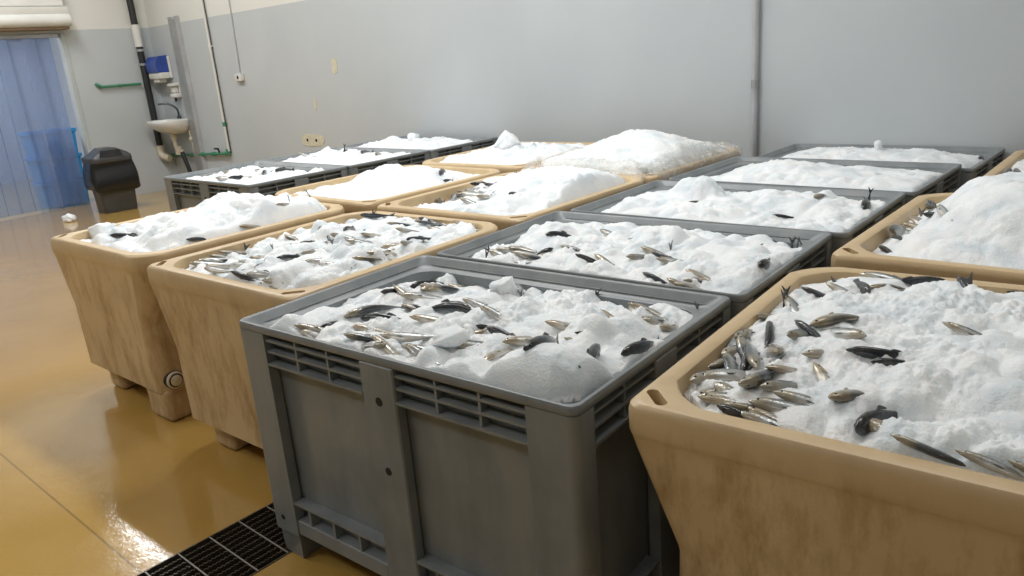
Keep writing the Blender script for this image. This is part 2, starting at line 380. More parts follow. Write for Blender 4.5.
for k, sp in BINS.items():
    if sp['k'] != 'bin': continue
    o = proto_bin if first else copy_tree(proto_bin); first = False
    o.location = (*sp['c'], 0); o.rotation_euler = (0, 0, sp['r'])
    o.scale = (1, sp.get('ls', 1), sp.get('zs', 1))
    tag(o, BIN_LABEL[k], 'fish bin', 'grey fish bins'); BIN_OBJ[k] = o

# ------------------------------------------------------------------ beige insulated tub (.97 x 1.13 x .8 m)
TW, TL, TH = .485, .565, .80
def tub_ring(z, sx_in, sy_in, cx_in, cy_in, ch, rnd=4, ins=None):
    """one level of the tub: side insets, corner insets, and chamfer of each corner (order: ++, -+, --, +-)"""
    pts = []
    for i, (sx, sy) in enumerate(((1, 1), (-1, 1), (-1, -1), (1, -1))):
        si, ci = sx_in, cx_in
        if ins:                                             # left and right walls may stand back by different amounts
            k = ins[0 if sx < 0 else 1] / .10; si = sx_in * k; ci = cx_in * k
        c = ch[i]; X = TW - ci; Y = TL - cy_in
        a = (X, Y - c); b = (X - c, Y)                      # ends of the chamfer
        cp = []
        for k in range(rnd + 1):                            # a slightly bulged chamfer
            t = k / rnd; q = (X - .28 * c, Y - .28 * c)
            cp.append(((1 - t) ** 2 * a[0] + 2 * t * (1 - t) * q[0] + t * t * b[0], (1 - t) ** 2 * a[1] + 2 * t * (1 - t) * q[1] + t * t * b[1]))
        w = .20
        seq = [(TW - si, TL - w)] + cp + [(TW - w, TL - sy_in)]
        seq = [(sx * x, sy * y, z) for x, y in seq]
        if sx * sy < 0: seq = seq[::-1]
        pts += seq
    return pts
def make_tub(slots=('fl', 'fr'), ins=(.10, .10)):
    root = empty('fish_tub')
    idx = {'br': 0, 'bl': 1, 'fl': 2, 'fr': 3}
    def CH(slot, cut): return [slot if any(idx[s] == i for s in slots) else cut for i in range(4)]
    bm = bmesh.new()
    lv = [  # z, side insets x y, corner insets x y, chamfer at handle corners / plain corners
     (.145, .092, .026, .092, .026, .03, .05), (.46, .100, .020, .100, .020, .03, .05), (.475, .100, .0195, .097, .019, .03, .05),
     (.700, .090, .010, .010, .004, .03, .11), (.722, .085, .007, .005, .002, .028, .11),
     (.727, .012, .005, .003, .001, .028, .11), (.735, .003, .001, 0, 0, .028, .11), (.778, 0, 0, 0, 0, .028, .11), (.791, .003, .003, .003, .003, .028, .11),
     (.798, .009, .009, .009, .009, .030, .112), (.800, .016, .016, .016, .016, .032, .113),
     (.800, .044, .044, .044, .044, .100, .100), (.797, .050, .050, .050, .050, .101, .101), (.788, .053, .053, .053, .053, .102, .102),
     (.755, .057, .057, .057, .057, .103, .103), (.72, .062, .062, .062, .062, .105, .105)]
    lv2 = [(.69, .118, .066, .118, .066, .09, .09), (.22, .14, .08, .14, .08, .08, .08)]
    loft(bm, [tub_ring(z, a, b, c, d, CH(e, f), 4, ins if i < 7 else None) for i, (z, a, b, c, d, e, f) in enumerate(lv)] + [tub_ring(z, a, b, c, d, CH(e, f), 4, ins) for z, a, b, c, d, e, f in lv2])
    body = finish(bm, 'tub_body', M_BEIGE, root, 30)
    # handle slots through the corner pieces of the rim
    cut = bmesh.new()
    for s in slots:
        sx = -1 if s[1] == 'l' else 1; sy = -1 if s[0] == 'f' else 1
        g = bmesh.new(); 
        ring = [(math.copysign(.026, math.cos(a)) * (1 if abs(math.cos(a)) > 1e-6 else 0) + .013 * math.cos(a), .013 * math.sin(a)) for a in [2 * PI * (k + .5) / 16 for k in range(16)]]
        loft(g, [[(x, y, z) for x, y in ring] for z in (.742, .83)])
        g.transform(Matrix.Translation((sx * (TW - .052), sy * (TL - .052), 0)) @ Matrix.Rotation(-sx * sy * PI / 4, 4, 'Z'))
        tmp = bpy.data.meshes.new('t'); bmesh.ops.recalc_face_normals(g, faces=g.faces); g.to_mesh(tmp); g.free(); cut.from_mesh(tmp)
    if slots:
        cm = bpy.data.meshes.new('c'); cut.to_mesh(cm); co = bpy.data.objects.new('c', cm); COL.objects.link(co)
        md = body.modifiers.new('b', 'BOOLEAN'); md.operation = 'DIFFERENCE'; md.object = co; md.solver = 'EXACT'
        bpy.context.view_layer.update()
        dg = bpy.context.evaluated_depsgraph_get()
        nm = bpy.data.meshes.new_from_object(body.evaluated_get(dg)); nm.name = 'tub_body'
        body.modifiers.clear(); body.data = nm; bpy.data.objects.remove(co)
        b2 = bmesh.new(); b2.from_mesh(nm)
        for f in b2.faces: f.smooth = True
        for e in b2.edges: e.smooth = len(e.link_faces) == 2 and e.calc_face_angle(4) < math.radians(30)
        b2.to_mesh(nm); b2.free()
    cut.free()
    # runners and corner feet that lift the tub off the floor
    bm = bmesh.new(); box(bm, -.06, .06, -TL + .12, TL - .12, 0, .16, .012, 2); finish(bm, 'runner', M_BEIGE, root, 40)
    for sx in (-1, 1):
        o_ = TW - ins[0 if sx < 0 else 1] * .92
        bm = bmesh.new(); box(bm, min(sx * (o_ - .09), sx * (o_ - .20)), max(sx * (o_ - .09), sx * (o_ - .20)), -TL + .2, TL - .2, 0, .16, .012, 2); finish(bm, 'runner', M_BEIGE, root, 40)
        for sy in (-1, 1):
            e = .004 if (slots == ('fl',) and sx > 0 and sy < 0) else .055
            bm = bmesh.new(); x0, x1 = sorted((sx * (o_ - e), sx * (o_ - .20))); y0, y1 = sorted((sy * (TL - .03 - e), sy * (TL - .26)))
            box(bm, x0, x1, y0, y1, 0.0, .16, .03, 3)
            finish(bm, 'foot', M_BEIGE, root, 40)
    return root
TUB_LABEL = {
 'F': 'stained beige tub on the left side of the front grey bin',
 'G': 'beige tub whose ice is domed, left of the third grey bin',
 'H': 'beige tub heaped over its rim with ice and covered by clear film',
 'I': 'beige tub with a round drain plug low on its near corner',
 'J1': 'beige tub with an ice mound sloping to bare left wall, behind the drain plug tub',
 'J2': 'beige tub near the back wall with two pointed ice lumps',
 'L': 'large beige tub in the right foreground with open fish at its corner',
 'M': 'beige tub with tall smooth ice heap, behind the right foreground tub',
 'N': 'beige tub at the right picture edge near the back wall, mostly cut off'}
protos = {}
for k, sp in BINS.items():
    if sp['k'] != 'tub': continue
    slots = {'I': ('fl',), 'J1': ('fr',), 'J2': ('fr',), 'N': ()}.get(k, ('fl', 'fr'))
    ins = (.10, .10) if k in 'LMN' else (.055, .13) if k[0] in 'IJ' else (.065, .10)
    if (slots, ins) in protos: o = copy_tree(protos[slots, ins])
    else: o = protos[slots, ins] = make_tub(slots, ins)
    o.location = (*sp['c'], 0); o.rotation_euler = (0, 0, sp['r'])
    tag(o, TUB_LABEL[k], 'fish tub', 'beige fish tubs'); BIN_OBJ[k] = o
# the drain plug low on the right side of one tub
t = BIN_OBJ['I']
bm = bmesh.new(); tube(bm, [(-.02, 0, 0), (.012, 0, 0), (.016, 0, 0)], [.040, .040, .036], 28); tube(bm, [(.010, 0, 0), (.022, 0, 0), (.025, 0, 0)], [.026, .026, .022], 24)
bm.transform(Matrix.Translation((TW - .121, -.478, .20)))
pl = finish(bm, 'drain_plug', M_PLUG, t, 40); pl['label'] = 'pale round drain plug'
bm = bmesh.new(); tube(bm, [(.012, 0, 0), (.0175, 0, 0)], .032, 28); tube(bm, [(-.02, 0, 0), (.004, 0, 0)], .0425, 28)
bm.transform(Matrix.Translation((TW - .121, -.478, .20))); finish(bm, 'plug_groove', M_HOLE, pl, 40)

# ------------------------------------------------------------------ crushed ice in every container
ICE_LABEL = {
 'A': 'crushed ice with a white dome at the near corner of the front grey bin',
 'B': 'crushed ice filling the second grey bin from the front',
 'C': 'crushed ice with a round dome at the far side of the third grey bin',
 'D': 'crushed ice filling the fourth grey bin from the front',
 'E': 'crushed ice in the grey bin against the back wall',
 'K1': 'broken ice mixed with fish in the grey bin nearest the washbasin',
 'K2': 'low ice in the middle one of the three bins near the washbasin',
 'K3': 'crushed ice in the grey bin farthest from the washbasin',
 'F': 'lumpy crushed ice in the stained tub beside the front grey bin',
 'G': 'domed ice in the beige tub left of the third grey bin',
 'H': 'huge ice heap rising above the film covered tub',
 'I': 'lumpy white ice piled above the rim of the drain plug tub',
 'J1': 'sloping ice mound in the tub behind the drain plug tub',
 'J2': 'ice with pointed lumps in the tub near the back wall',
 'L': 'wet granular ice over fish in the right foreground tub',
 'M': 'tall smooth ice heap in the tub behind the right foreground tub',
 'N': 'ice in the tub cut off by the right picture edge'}
STEP = {'A': .0042, 'L': .0042, 'B': .006, 'F': .006, 'M': .007, 'I': .008, 'C': .008, 'G': .008}
def clipped(sp, lx, ly, z):
    """fit points inside the opening, corners cut off"""
    hx, hy = half(sp)
    if sp['k'] == 'tub':
        c = .105; e = np.abs(lx) + np.abs(ly) - (hx + hy - c)
        k = np.clip(e, 0, None) / 2
        lx = lx - np.sign(lx) * k; ly = ly - np.sign(ly) * k
    else:
        c = .05; e = np.abs(lx) + np.abs(ly) - (hx + hy - c * .85)
        k = np.clip(e, 0, None) / 2
        lx = lx - np.sign(lx) * k; ly = ly - np.sign(ly) * k
    return lx, ly
def make_ice(key):
    sp = BINS[key]; st = STEP.get(key, .011); hx, hy = half(sp)
    nx = int(2 * hx / st); ny = int(2 * hy / st)
    gx, gy = np.meshgrid(np.linspace(-hx, hx, nx + 1), np.linspace(-hy, hy, ny + 1))
    lx, ly = clipped(sp, gx, gy, 0)
    c, s = math.cos(sp['r']), math.sin(sp['r'])
    wx = sp['c'][0] + c * lx - s * ly; wy = sp['c'][1] + s * lx + c * ly
    z = ice_h(key, wx, wy)
    V = np.stack([lx, ly, z], -1).reshape(-1, 3)
    i = np.arange(nx * ny); r, q = i // nx, i % nx
    a = r * (nx + 1) + q
    F = np.stack([a, a + 1, a + nx + 2, a + nx + 1], 1)
    border = [(0, j) for j in range(nx + 1)] + [(j, nx) for j in range(1, ny + 1)] + [(ny, j) for j in range(nx - 1, -1, -1)] + [(j, 0) for j in range(ny - 1, 0, -1)]
    bi = np.array([rr * (nx + 1) + cc for rr, cc in border]); nb = len(bi)
    low = V[bi].copy(); low[:, 2] = np.minimum(low[:, 2] - .004, .735 if sp['k'] == 'tub' else .745)
    bot = V[bi].copy(); bot[:, :2] *= .70 if sp['k'] == 'tub' else .80; bot[:, 2] = .40
    n0 = len(V); n1 = n0 + nb; V = np.vstack([V, low, bot])
    faces = F.tolist() + [[int(bi[(j + 1) % nb]), int(bi[j]), n0 + j, n0 + (j + 1) % nb] for j in range(nb)] + [[n0 + (j + 1) % nb, n0 + j, n1 + j, n1 + (j + 1) % nb] for j in range(nb)] + [[n1 + j for j in range(nb)]]
    me = bpy.data.meshes.new('crushed_ice'); me.from_pydata(V.tolist(), [], faces); me.update()
    me.polygons.foreach_set('use_smooth', [True] * len(me.polygons)); me.materials.append(M_ICE)
    o = bpy.data.objects.new('crushed_ice', me); COL.objects.link(o)
    o.location = (*sp['c'], 0); o.rotation_euler = (0, 0, sp['r'])
    tag(o, ICE_LABEL[key], 'ice', 'crushed ice heaps', 'stuff')

# loose lumps of ice that stand proud of the heaps
def ice_lump(x, y, z, sx, sy, sz, seed, label, rz=0., blocky=.5):
    bm = bmesh.new(); bmesh.ops.create_icosphere(bm, subdivisions=4, radius=1)
    for v in bm.verts:
        p = v.co; m = max(abs(p.x), abs(p.y), abs(p.z)); q = p.lerp(p / m * .82, blocky)
        n = float(vnoise(q.x * 1.7 + 5, q.y * 1.7 + q.z * 2.1, seed)) - .5; n2 = float(vnoise(q.x * 6 + q.z * 3, q.y * 6 - q.z * 2, seed + 1)) - .5
        v.co = q * (1 + .38 * n + .10 * n2)
        if blocky < .15: k_ = 1 - .62 * max(-.3, min(1, v.co.z)); v.co.x *= k_; v.co.y *= k_
        v.co.x *= sx; v.co.y *= sy; v.co.z *= sz
    o = finish(bm, 'ice_lump', M_ICE, None, 180, (x, y, z), (random.uniform(-.2, .2), random.uniform(-.2, .2), rz))
    return tag(o, label, 'ice lump', 'loose ice lumps')
hz = lambda k, x, y: float(ice_h(k, x, y))
for k, x, y, s, lab, bl in (
 ('I', -2.02, .40, (.065, .055, .06), 'square ice lump at the left corner of the drain plug tub', .8),
 ('K3', -3.03, 3.42, (.05, .05, .055), 'round ice lump on top of the bin farthest from the washbasin', .5),
 ('J2', -1.66, 3.10, (.085, .07, .075), 'pointed ice lump, larger of two in the tub near the back wall', .1),
 ('J2', -1.46, 3.12, (.035, .04, .055), 'upright ice chip right of the pointed lump near the back wall', .7),
 ('E', .715, 3.58, (.028, .02, .042), 'small upright ice knob in the bin against the back wall', .5),
 ('A', .515, .585, (.042, .032, .038), 'ice lump by the far ledge of the front grey bin', .6),
 ('A', .672, .20, (.06, .05, .026), 'smooth round ice lump near the front edge of the front grey bin', .2)):
    ice_lump(x, y, hz(k, x, y) + s[2] * .12, *s, seed=int(abs(x * 100)), label=lab, rz=x * 3, blocky=bl)
ice_lump(-7.62, 2.10, .035, .09, .07, .055, 5, 'piece of ice lying on the floor before the strip curtain', .3, .4)
FISH = {
 'L': [
  (1.292, 0.543, 1.285, 0.652, 's', 1.1, 'fat pale fish with tan head at the left wall of the right foreground tub'),
  (1.411, 0.386, 1.298, 0.59, 's', 0.9, 'grey scaled fish pointing at the camera amid the open fish pile'),
  (1.329, 0.669, 1.381, 0.492, 'd', 1, ''),
  (1.428, 0.475, 1.356, 0.584, 't', 1, ''),
  (1.309, 0.286, 1.333, 0.446, 's', 1, 'uppermost long silver fish at the left corner of the right foreground tub'),
  (1.334, 0.252, 1.41, 0.38, 's', 1, ''),
  (1.352, 0.237, 1.437, 0.277, 's', 1, 'brightest long silver fish in the left corner pile of the foreground tub'),
  (1.37, 0.221, 1.448, 0.261, 't', 1.0, 'fish showing a tan gill face in the left corner pile'),
  (1.442, 0.26, 1.426, 0.463, 's', 1.2, 'white bellied fish slanting up beside the open fish pile'),
  (1.462, 0.235, 1.561, 0.27, 's', 1, 'silver fish lying alone at the lower edge of the open pile'),
  (1.425, 0.201, 1.461, 0.23, 's', 1, ''),
  (1.455, 0.203, 1.536, 0.209, 's', 1, ''),
  (1.363, 0.392, 1.297, 0.526, 'd', 1, ''),
  (1.303, 0.381, 1.318, 0.483, 's', 1, ''),
  (1.283, 0.686, 1.274, 0.821, 't', 1, ''),
  (1.389, 0.662, 1.475, 0.594, 'd', 1, ''),
  (1.428, 0.643, 1.496, 0.769, 't', 1.15, 'plump tan fish lying on ice near the middle of the foreground tub'),
  (1.573, 0.598, 1.468, 0.641, 's', 1, ''),
  (1.6, 0.281, 1.622, 0.351, 't', 1.1, 'tan head poking from ice near the front wall of the foreground tub'),
  (1.559, 0.5, 1.65, 0.553, 'd', 1, 'long black backed fish lying alone on ice in the foreground tub'),
  (1.615, 0.468, 1.654, 0.518, 'd', 0.9, 'short grey fish just below the long black backed fish'),
  (1.506, 0.457, 1.536, 0.427, 't', 0.8, ''),
  (1.466, 0.998, 1.315, 1.132, 'd', 1.2, 'dark blue fish near the far wall of the foreground tub'),
  (1.432, 1.106, 1.49, 1.188, 't', 1, ''),
  (1.37, 1.18, 1.483, 1.187, 's', 0.9, 'pale fish propped on the far wall of the foreground tub'),
  (1.6, 1.195, 1.483, 1.187, 'd', 0.8, 'dark fish along the far wall of the foreground tub'),
  (1.618, 1.196, 1.658, 1.13, 'd', 0.7, ''),
  (1.658, 1.13, 1.697, 1.201, 't', 0.8, ''),
  (1.732, 1.203, 1.787, 1.207, 'd', 1, ''),
  (1.294, 1.135, 1.26, 1.097, 'd', 1, ''),
  (1.269, 0.896, 1.347, 0.805, 's', 1, ''),
  (1.27, 0.997, 1.336, 0.985, 'd', 0.8, ''),
  (1.677, 0.757, 1.72, 0.756, 's', 0.8, ''),
  (1.658, 0.229, 1.702, 0.359, 'd', 1.3, 'dark curved fish arched over the hollow at the front of the foreground tub'),
  (1.66, 0.242, 1.737, 0.222, 't', 1.2, 'fish with pink gills lying inside the hollow at the front of the foreground tub'),
  (1.722, 0.221, 1.805, 0.226, 's', 0.75, 'grey fish half sunk below the hollow by the front wall'),
  (1.822, 0.227, 1.916, 0.233, 's', 0.7, ''),
  (1.89, 0.232, 1.927, 0.234, 's', 0.7, ''),
  (1.298, 0.448, 1.318, 0.536, 's', 1, ''),
  (1.358, 0.231, 1.42, 0.201, 's', 1, ''),
  (1.307, 0.313, 1.378, 0.391, 's', 1, ''),
  (1.407, 0.2, 1.459, 0.204, 'd', 1, ''),
  (1.288, 0.606, 1.296, 0.48, 's', 1, ''),
  (1.422, 0.294, 1.358, 0.237, 's', 1, ''),
  (1.358, 0.231, 1.411, 0.2, 'd', 1, ''),
  (1.305, 0.343, 1.326, 0.367, 't', 1, ''),
  (1.292, 0.543, 1.364, 0.471, 's', 1.1, ''),
  (1.295, 0.489, 1.348, 0.394, 's', 1, ''),
  (1.46, 0.283, 1.499, 0.353, 's', 1, ''),
  (1.432, 0.369, 1.467, 0.404, 't', 0.9, ''),
  (1.488, 0.278, 1.539, 0.3, 's', 0.9, ''),
  (1.46, 0.215, 1.526, 0.214, 't', 0.9, ''),
  (1.413, 0.536, 1.43, 0.612, 's', 0.9, ''),
  (1.473, 0.47, 1.51, 0.516, 's', 0.8, ''),
  (1.336, 1.005, 1.412, 0.977, 's', 0.9, '')],
 'A': [
  (0.178, 0.046, 0.217, 0.083, 't', 0.9, 'tan headed fish in the left corner of the front grey bin'),
  (0.046, 0.08, 0.193, 0.047, 'd', 0.8, ''),
  (0.234, 0.097, 0.241, 0.15, 'd', 0.9, ''),
  (0.243, 0.174, 0.259, 0.417, 's', 1, 'long silver fish near the left of the front grey bin'),
  (0.273, 0.211, 0.366, 0.264, 'd', 1, ''),
  (0.24, 0.405, 0.364, 0.383, 't', 1, ''),
  (0.555, 0.409, 0.323, 0.394, 'd', 1.1, 'dark blue fish lying across the middle of the front grey bin'),
  (0.442, 0.477, 0.581, 0.455, 's', 0.9, ''),
  (0.395, 0.058, 0.451, 0.097, 's', 1, ''),
  (0.466, 0.128, 0.626, 0.211, 's', 1, 'silver fish with belly up near the front edge of the front grey bin'),
  (0.64, 0.191, 0.624, 0.324, 't', 0.8, ''),
  (0.675, 0.336, 0.633, 0.278, 't', 0.9, ''),
  (0.667, 0.345, 0.621, 0.32, 'd', 0.9, ''),
  (0.559, 0.076, 0.475, 0.065, 's', 1, ''),
  (0.471, 0.096, 0.55, 0.085, 't', 0.9, ''),
  (0.104, 0.483, 0.238, 0.475, 't', 0.9, ''),
  (0.137, 0.538, 0.149, 0.689, 'd', 1, ''),
  (0.013, 0.715, 0.013, 0.715, 's', 1, ''),
  (0.181, 0.58, 0.138, 0.701, 's', 1, ''),
  (0.137, 0.706, 0.144, 0.721, 'd', 0.9, ''),
  (0.128, 0.407, 0.12, 0.478, 'd', 0.8, ''),
  (0.677, 0.333, 0.781, 0.314, 'd', 1, 'brown backed fish at the middle of the front grey bin'),
  (0.783, 0.268, 0.829, 0.34, 't', 1, ''),
  (0.831, 0.143, 0.807, 0.272, 't', 0.9, ''),
  (1.0, 0.116, 0.918, 0.347, 'd', 1, 'black backed fish right of centre in the front grey bin'),
  (0.937, 0.368, 0.959, 0.393, 'd', 0.6, ''),
  (1.041, 0.336, 1.12, 0.159, 'd', 1, 'dark torn fish near the right side of the front grey bin'),
  (1.111, 0.332, 1.103, 0.474, 'd', 1.1, 'dark blue fish against the right wall of the front grey bin'),
  (0.993, 0.532, 1.101, 0.516, 't', 0.8, 'pinkish fish lying near the right wall of the front grey bin'),
  (0.884, 0.72, 0.973, 0.642, 't', 1.1, ''),
  (0.993, 0.687, 1.055, 0.699, 't', 1, ''),
  (1.063, 0.659, 1.053, 0.769, 't', 1.1, ''),
  (0.998, 0.586, 1.029, 0.638, 's', 1.1, ''),
  (0.429, 0.736, 0.631, 0.535, 's', 0.6, ''),
  (0.176, 0.449, 0.241, 0.522, 's', 1, ''),
  (0.223, 0.567, 0.201, 0.724, 't', 1, ''),
  (0.206, 0.05, 0.32, 0.07, 's', 1, ''),
  (0.578, 0.117, 0.688, 0.105, 's', 1, ''),
  (0.212, 0.506, 0.197, 0.655, 't', 1, ''),
  (0.206, 0.548, 0.238, 0.638, 's', 1, ''),
  (0.312, 0.146, 0.386, 0.193, 't', 0.9, ''),
  (0.548, 0.127, 0.636, 0.176, 's', 0.9, ''),
  (0.692, 0.172, 0.74, 0.233, 's', 0.9, ''),
  (0.821, 0.399, 0.896, 0.419, 't', 0.9, ''),
  (1.013, 0.431, 1.067, 0.475, 's', 1, ''),
  (0.999, 0.354, 1.052, 0.372, 's', 0.9, ''),
  (0.571, 0.413, 0.673, 0.407, 's', 0.9, ''),
  (0.426, 0.271, 0.511, 0.312, 't', 0.9, ''),
  (0.167, 0.71, 0.21, 0.725, 't', 0.9, '')],
 'B': [
  (0.149, 0.912, 0.267, 0.907, 's', 1, ''),
  (0.148, 1.021, 0.322, 1.006, 't', 1, 'tan fish near the left wall of the second grey bin'),
  (0.231, 0.948, 0.322, 0.982, 's', 1, ''),
  (0.341, 1.022, 0.324, 0.973, 'd', 0.9, ''),
  (0.265, 1.103, 0.285, 1.226, 'd', 1, 'dark backed fish in the ice centre of the second grey bin'),
  (0.512, 0.951, 0.56, 0.954, 'd', 0.7, ''),
  (0.544, 1.022, 0.581, 1.01, 't', 0.8, ''),
  (0.643, 1.161, 0.698, 1.162, 't', 1, ''),
  (0.697, 1.151, 0.81, 1.115, 'd', 0.9, ''),
  (0.785, 0.931, 0.875, 0.913, 'd', 0.9, ''),
  (0.94, 0.918, 0.977, 0.951, 's', 0.9, ''),
  (0.967, 1.001, 1.041, 0.992, 't', 0.9, ''),
  (1.047, 0.967, 1.099, 1.011, 't', 1, ''),
  (1.099, 1.112, 1.082, 1.202, 'd', 1.2, ''),
  (0.966, 1.487, 0.994, 1.554, 't', 1, ''),
  (0.938, 1.576, 1.005, 1.579, 'd', 1, 'dark fish by the far right corner of the second grey bin'),
  (0.977, 0.963, 1.028, 0.96, 's', 0.9, ''),
  (0.114, 0.984, 0.192, 1.039, 's', 0.9, ''),
  (0.279, 0.936, 0.382, 0.97, 's', 0.9, ''),
  (0.35, 1.083, 0.467, 1.077, 's', 0.9, ''),
  (0.755, 1.073, 0.846, 1.11, 's', 0.9, ''),
  (0.97, 0.914, 1.066, 0.916, 't', 0.9, ''),
  (0.883, 0.917, 0.966, 0.921, 't', 0.9, ''),
  (0.341, 1.352, 0.496, 1.293, 's', 0.8, ''),
  (0.672, 1.02, 0.713, 1.111, 's', 0.8, '')],
 'F': [
  (-0.941, 0.324, -0.891, 0.478, 's', 0.9, 'long silver fish at the left end of the stained tub'),
  (-0.932, 0.296, -0.856, 0.447, 's', 0.9, ''),
  (-0.856, 0.261, -0.791, 0.373, 's', 0.9, ''),
  (-0.943, 0.389, -0.938, 0.506, 's', 0.9, ''),
  (-0.49, 0.24, -0.344, 0.245, 'd', 0.8, ''),
  (-0.948, 0.528, -0.847, 0.558, 't', 0.8, ''),
  (-0.938, 0.747, -0.843, 0.75, 't', 1, ''),
  (-0.736, 0.795, -0.486, 0.687, 'd', 0.9, 'dark fish standing slanted in the ice of the stained tub'),
  (-0.549, 0.459, -0.544, 0.553, 'd', 0.8, ''),
  (-0.273, 0.247, -0.216, 0.266, 't', 0.9, ''),
  (-0.547, 0.778, -0.66, 0.969, 'd', 0.9, ''),
  (-0.394, 0.733, -0.174, 0.683, 'd', 0.9, ''),
  (-0.222, 0.638, -0.177, 0.727, 't', 1, ''),
  (-0.294, 0.763, -0.218, 0.893, 't', 1, 'tan fish among the exposed fish at the middle of the stained tub'),
  (-0.164, 0.714, -0.131, 0.796, 's', 1, ''),
  (-0.168, 0.759, -0.222, 0.93, 's', 0.9, ''),
  (-0.557, 1.181, -0.374, 1.204, 's', 0.8, ''),
  (-0.574, 1.217, -0.466, 1.221, 's', 0.9, ''),
  (-0.39, 1.104, -0.312, 1.144, 't', 0.8, ''),
  (-0.483, 1.22, -0.329, 1.196, 's', 0.9, ''),
  (-0.625, 1.155, -0.569, 1.217, 's', 0.8, ''),
  (-0.931, 1.165, -0.724, 1.212, 'd', 0.8, ''),
  (-0.682, 0.333, -0.393, 0.305, 's', 0.9, ''),
  (-0.791, 0.437, -0.49, 0.393, 's', 0.9, ''),
  (-0.729, 0.687, -0.533, 0.703, 's', 0.9, ''),
  (-0.451, 0.526, -0.294, 0.572, 's', 0.8, ''),
  (-0.463, 0.723, -0.392, 0.804, 's', 0.8, ''),
  (-0.566, 1.217, -0.423, 1.222, 'd', 0.8, ''),
  (-0.333, 1.219, -0.225, 1.228, 't', 0.8, ''),
  (-0.942, 0.345, -0.892, 0.461, 's', 0.8, ''),
  (-0.689, 0.237, -0.455, 0.254, 's', 0.8, ''),
  (-0.945, 0.435, -0.937, 0.574, 's', 0.8, ''),
  (-0.778, 0.285, -0.773, 0.44, 't', 0.8, ''),
  (-0.427, 0.255, -0.268, 0.291, 's', 0.9, ''),
  (-0.772, 0.473, -0.554, 0.501, 't', 0.8, ''),
  (-0.302, 0.246, -0.219, 0.303, 's', 0.9, ''),
  (-0.548, 0.568, -0.477, 0.668, 's', 0.8, ''),
  (-0.564, 0.728, -0.449, 0.765, 's', 0.8, ''),
  (-0.235, 0.581, -0.171, 0.685, 't', 0.9, ''),
  (-0.34, 0.501, -0.162, 0.517, 's', 0.8, ''),
  (-0.454, 0.795, -0.468, 0.962, 't', 0.8, ''),
  (-0.442, 0.967, -0.364, 1.04, 's', 0.8, ''),
  (-0.248, 0.855, -0.259, 1.01, 'd', 0.8, ''),
  (-0.696, 0.619, -0.578, 0.675, 't', 0.8, '')],
 'G': [
  (-0.987, 1.885, -0.726, 1.571, 's', 0.9, ''),
  (-0.987, 1.884, -0.895, 1.963, 's', 0.9, ''),
  (-0.987, 1.839, -0.683, 1.755, 't', 0.9, ''),
  (-0.989, 1.957, -0.724, 1.879, 's', 0.9, ''),
  (-0.774, 1.713, -0.511, 1.676, 's', 0.9, ''),
  (-0.989, 2.003, -0.795, 2.005, 'd', 0.9, ''),
  (-0.534, 1.569, -0.536, 1.726, 't', 0.9, ''),
  (-0.862, 1.978, -0.759, 1.999, 'd', 0.8, ''),
  (-0.985, 1.713, -0.627, 1.495, 'd', 0.8, ''),
  (-0.584, 1.508, -0.447, 1.504, 's', 0.8, ''),
  (-0.384, 1.638, -0.397, 1.726, 'd', 0.9, 'dark fish on the ice dome left of the third grey bin'),
  (-0.989, 1.961, -0.989, 1.989, 'd', 0.8, ''),
  (-0.895, 1.897, -0.601, 1.76, 's', 0.8, '')],
 'I': [
  (-1.679, 0.298, -1.612, 0.4, 'd', 1, 'dark fish lying on ice near the left end of the drain plug tub'),
  (-1.211, 0.43, -1.212, 0.492, 'd', 0.7, ''),
  (-1.216, 0.69, -1.217, 0.766, 't', 0.8, ''),
  (-1.262, 0.927, -1.275, 1.01, 's', 0.7, '')],
 'J1': [
  (-1.298, 2.074, -1.498, 2.309, 'd', 1, ''),
  (-1.237, 2.026, -1.242, 2.075, 'd', 0.8, ''),
  (-1.255, 2.146, -1.189, 2.206, 's', 0.8, '')],
 'C': [
  (1.104, 2.098, 1.029, 2.38, 'd', 1.1, ''),
  (1.052, 2.38, 1.019, 2.379, 't', 1.1, 'tan fish standing by the right wall of the third grey bin'),
  (0.876, 2.212, 0.875, 2.362, 't', 0.9, ''),
  (0.817, 1.864, 0.846, 1.893, 'd', 0.7, ''),
  (0.043, 1.768, 0.043, 1.788, 's', 0.8, ''),
  (0.483, 1.906, 0.506, 1.916, 'd', 0.6, '')],
 'D': [
  (1.055, 3.184, 1.08, 3.184, 'd', 1, ''),
  (0.629, 3.19, 0.685, 3.189, 't', 0.7, '')],
 'K1': [
  (-3.244, 1.677, -3.142, 1.756, 's', 1, ''),
  (-3.055, 1.672, -3.054, 1.822, 'd', 1, ''),
  (-3.072, 1.775, -2.896, 1.819, 's', 1, ''),
  (-3.261, 2.011, -2.887, 1.946, 's', 0.9, ''),
  (-2.841, 1.814, -3.247, 2.215, 'd', 1, ''),
  (-2.897, 1.954, -3.016, 2.208, 'd', 1, ''),
  (-3.341, 1.788, -3.395, 1.965, 's', 1, '')],
 'K2': [
  (-3.199, 2.843, -3.618, 3.043, 'd', 0.8, ''),
  (-2.864, 2.704, -3.009, 2.981, 'd', 0.8, ''),
  (-2.717, 2.734, -2.904, 3.043, 's', 0.8, ''),
  (-3.55, 2.611, -3.359, 2.637, 's', 0.8, '')],
 'E': [
  (1.206, 3.673, 1.181, 3.929, 'd', 0.6, '')],
 'M': [
  (1.287, 1.853, 1.408, 1.49, 's', 1.2, 'silver fish with its head raised at the left wall behind the foreground tub'),
  (1.302, 1.816, 1.344, 1.81, 's', 1, ''),
  (1.309, 1.836, 1.349, 1.836, 't', 1.1, ''),
  (1.307, 1.93, 1.36, 1.895, 't', 1.1, ''),
  (1.327, 2.117, 1.464, 1.713, 'd', 1.1, ''),
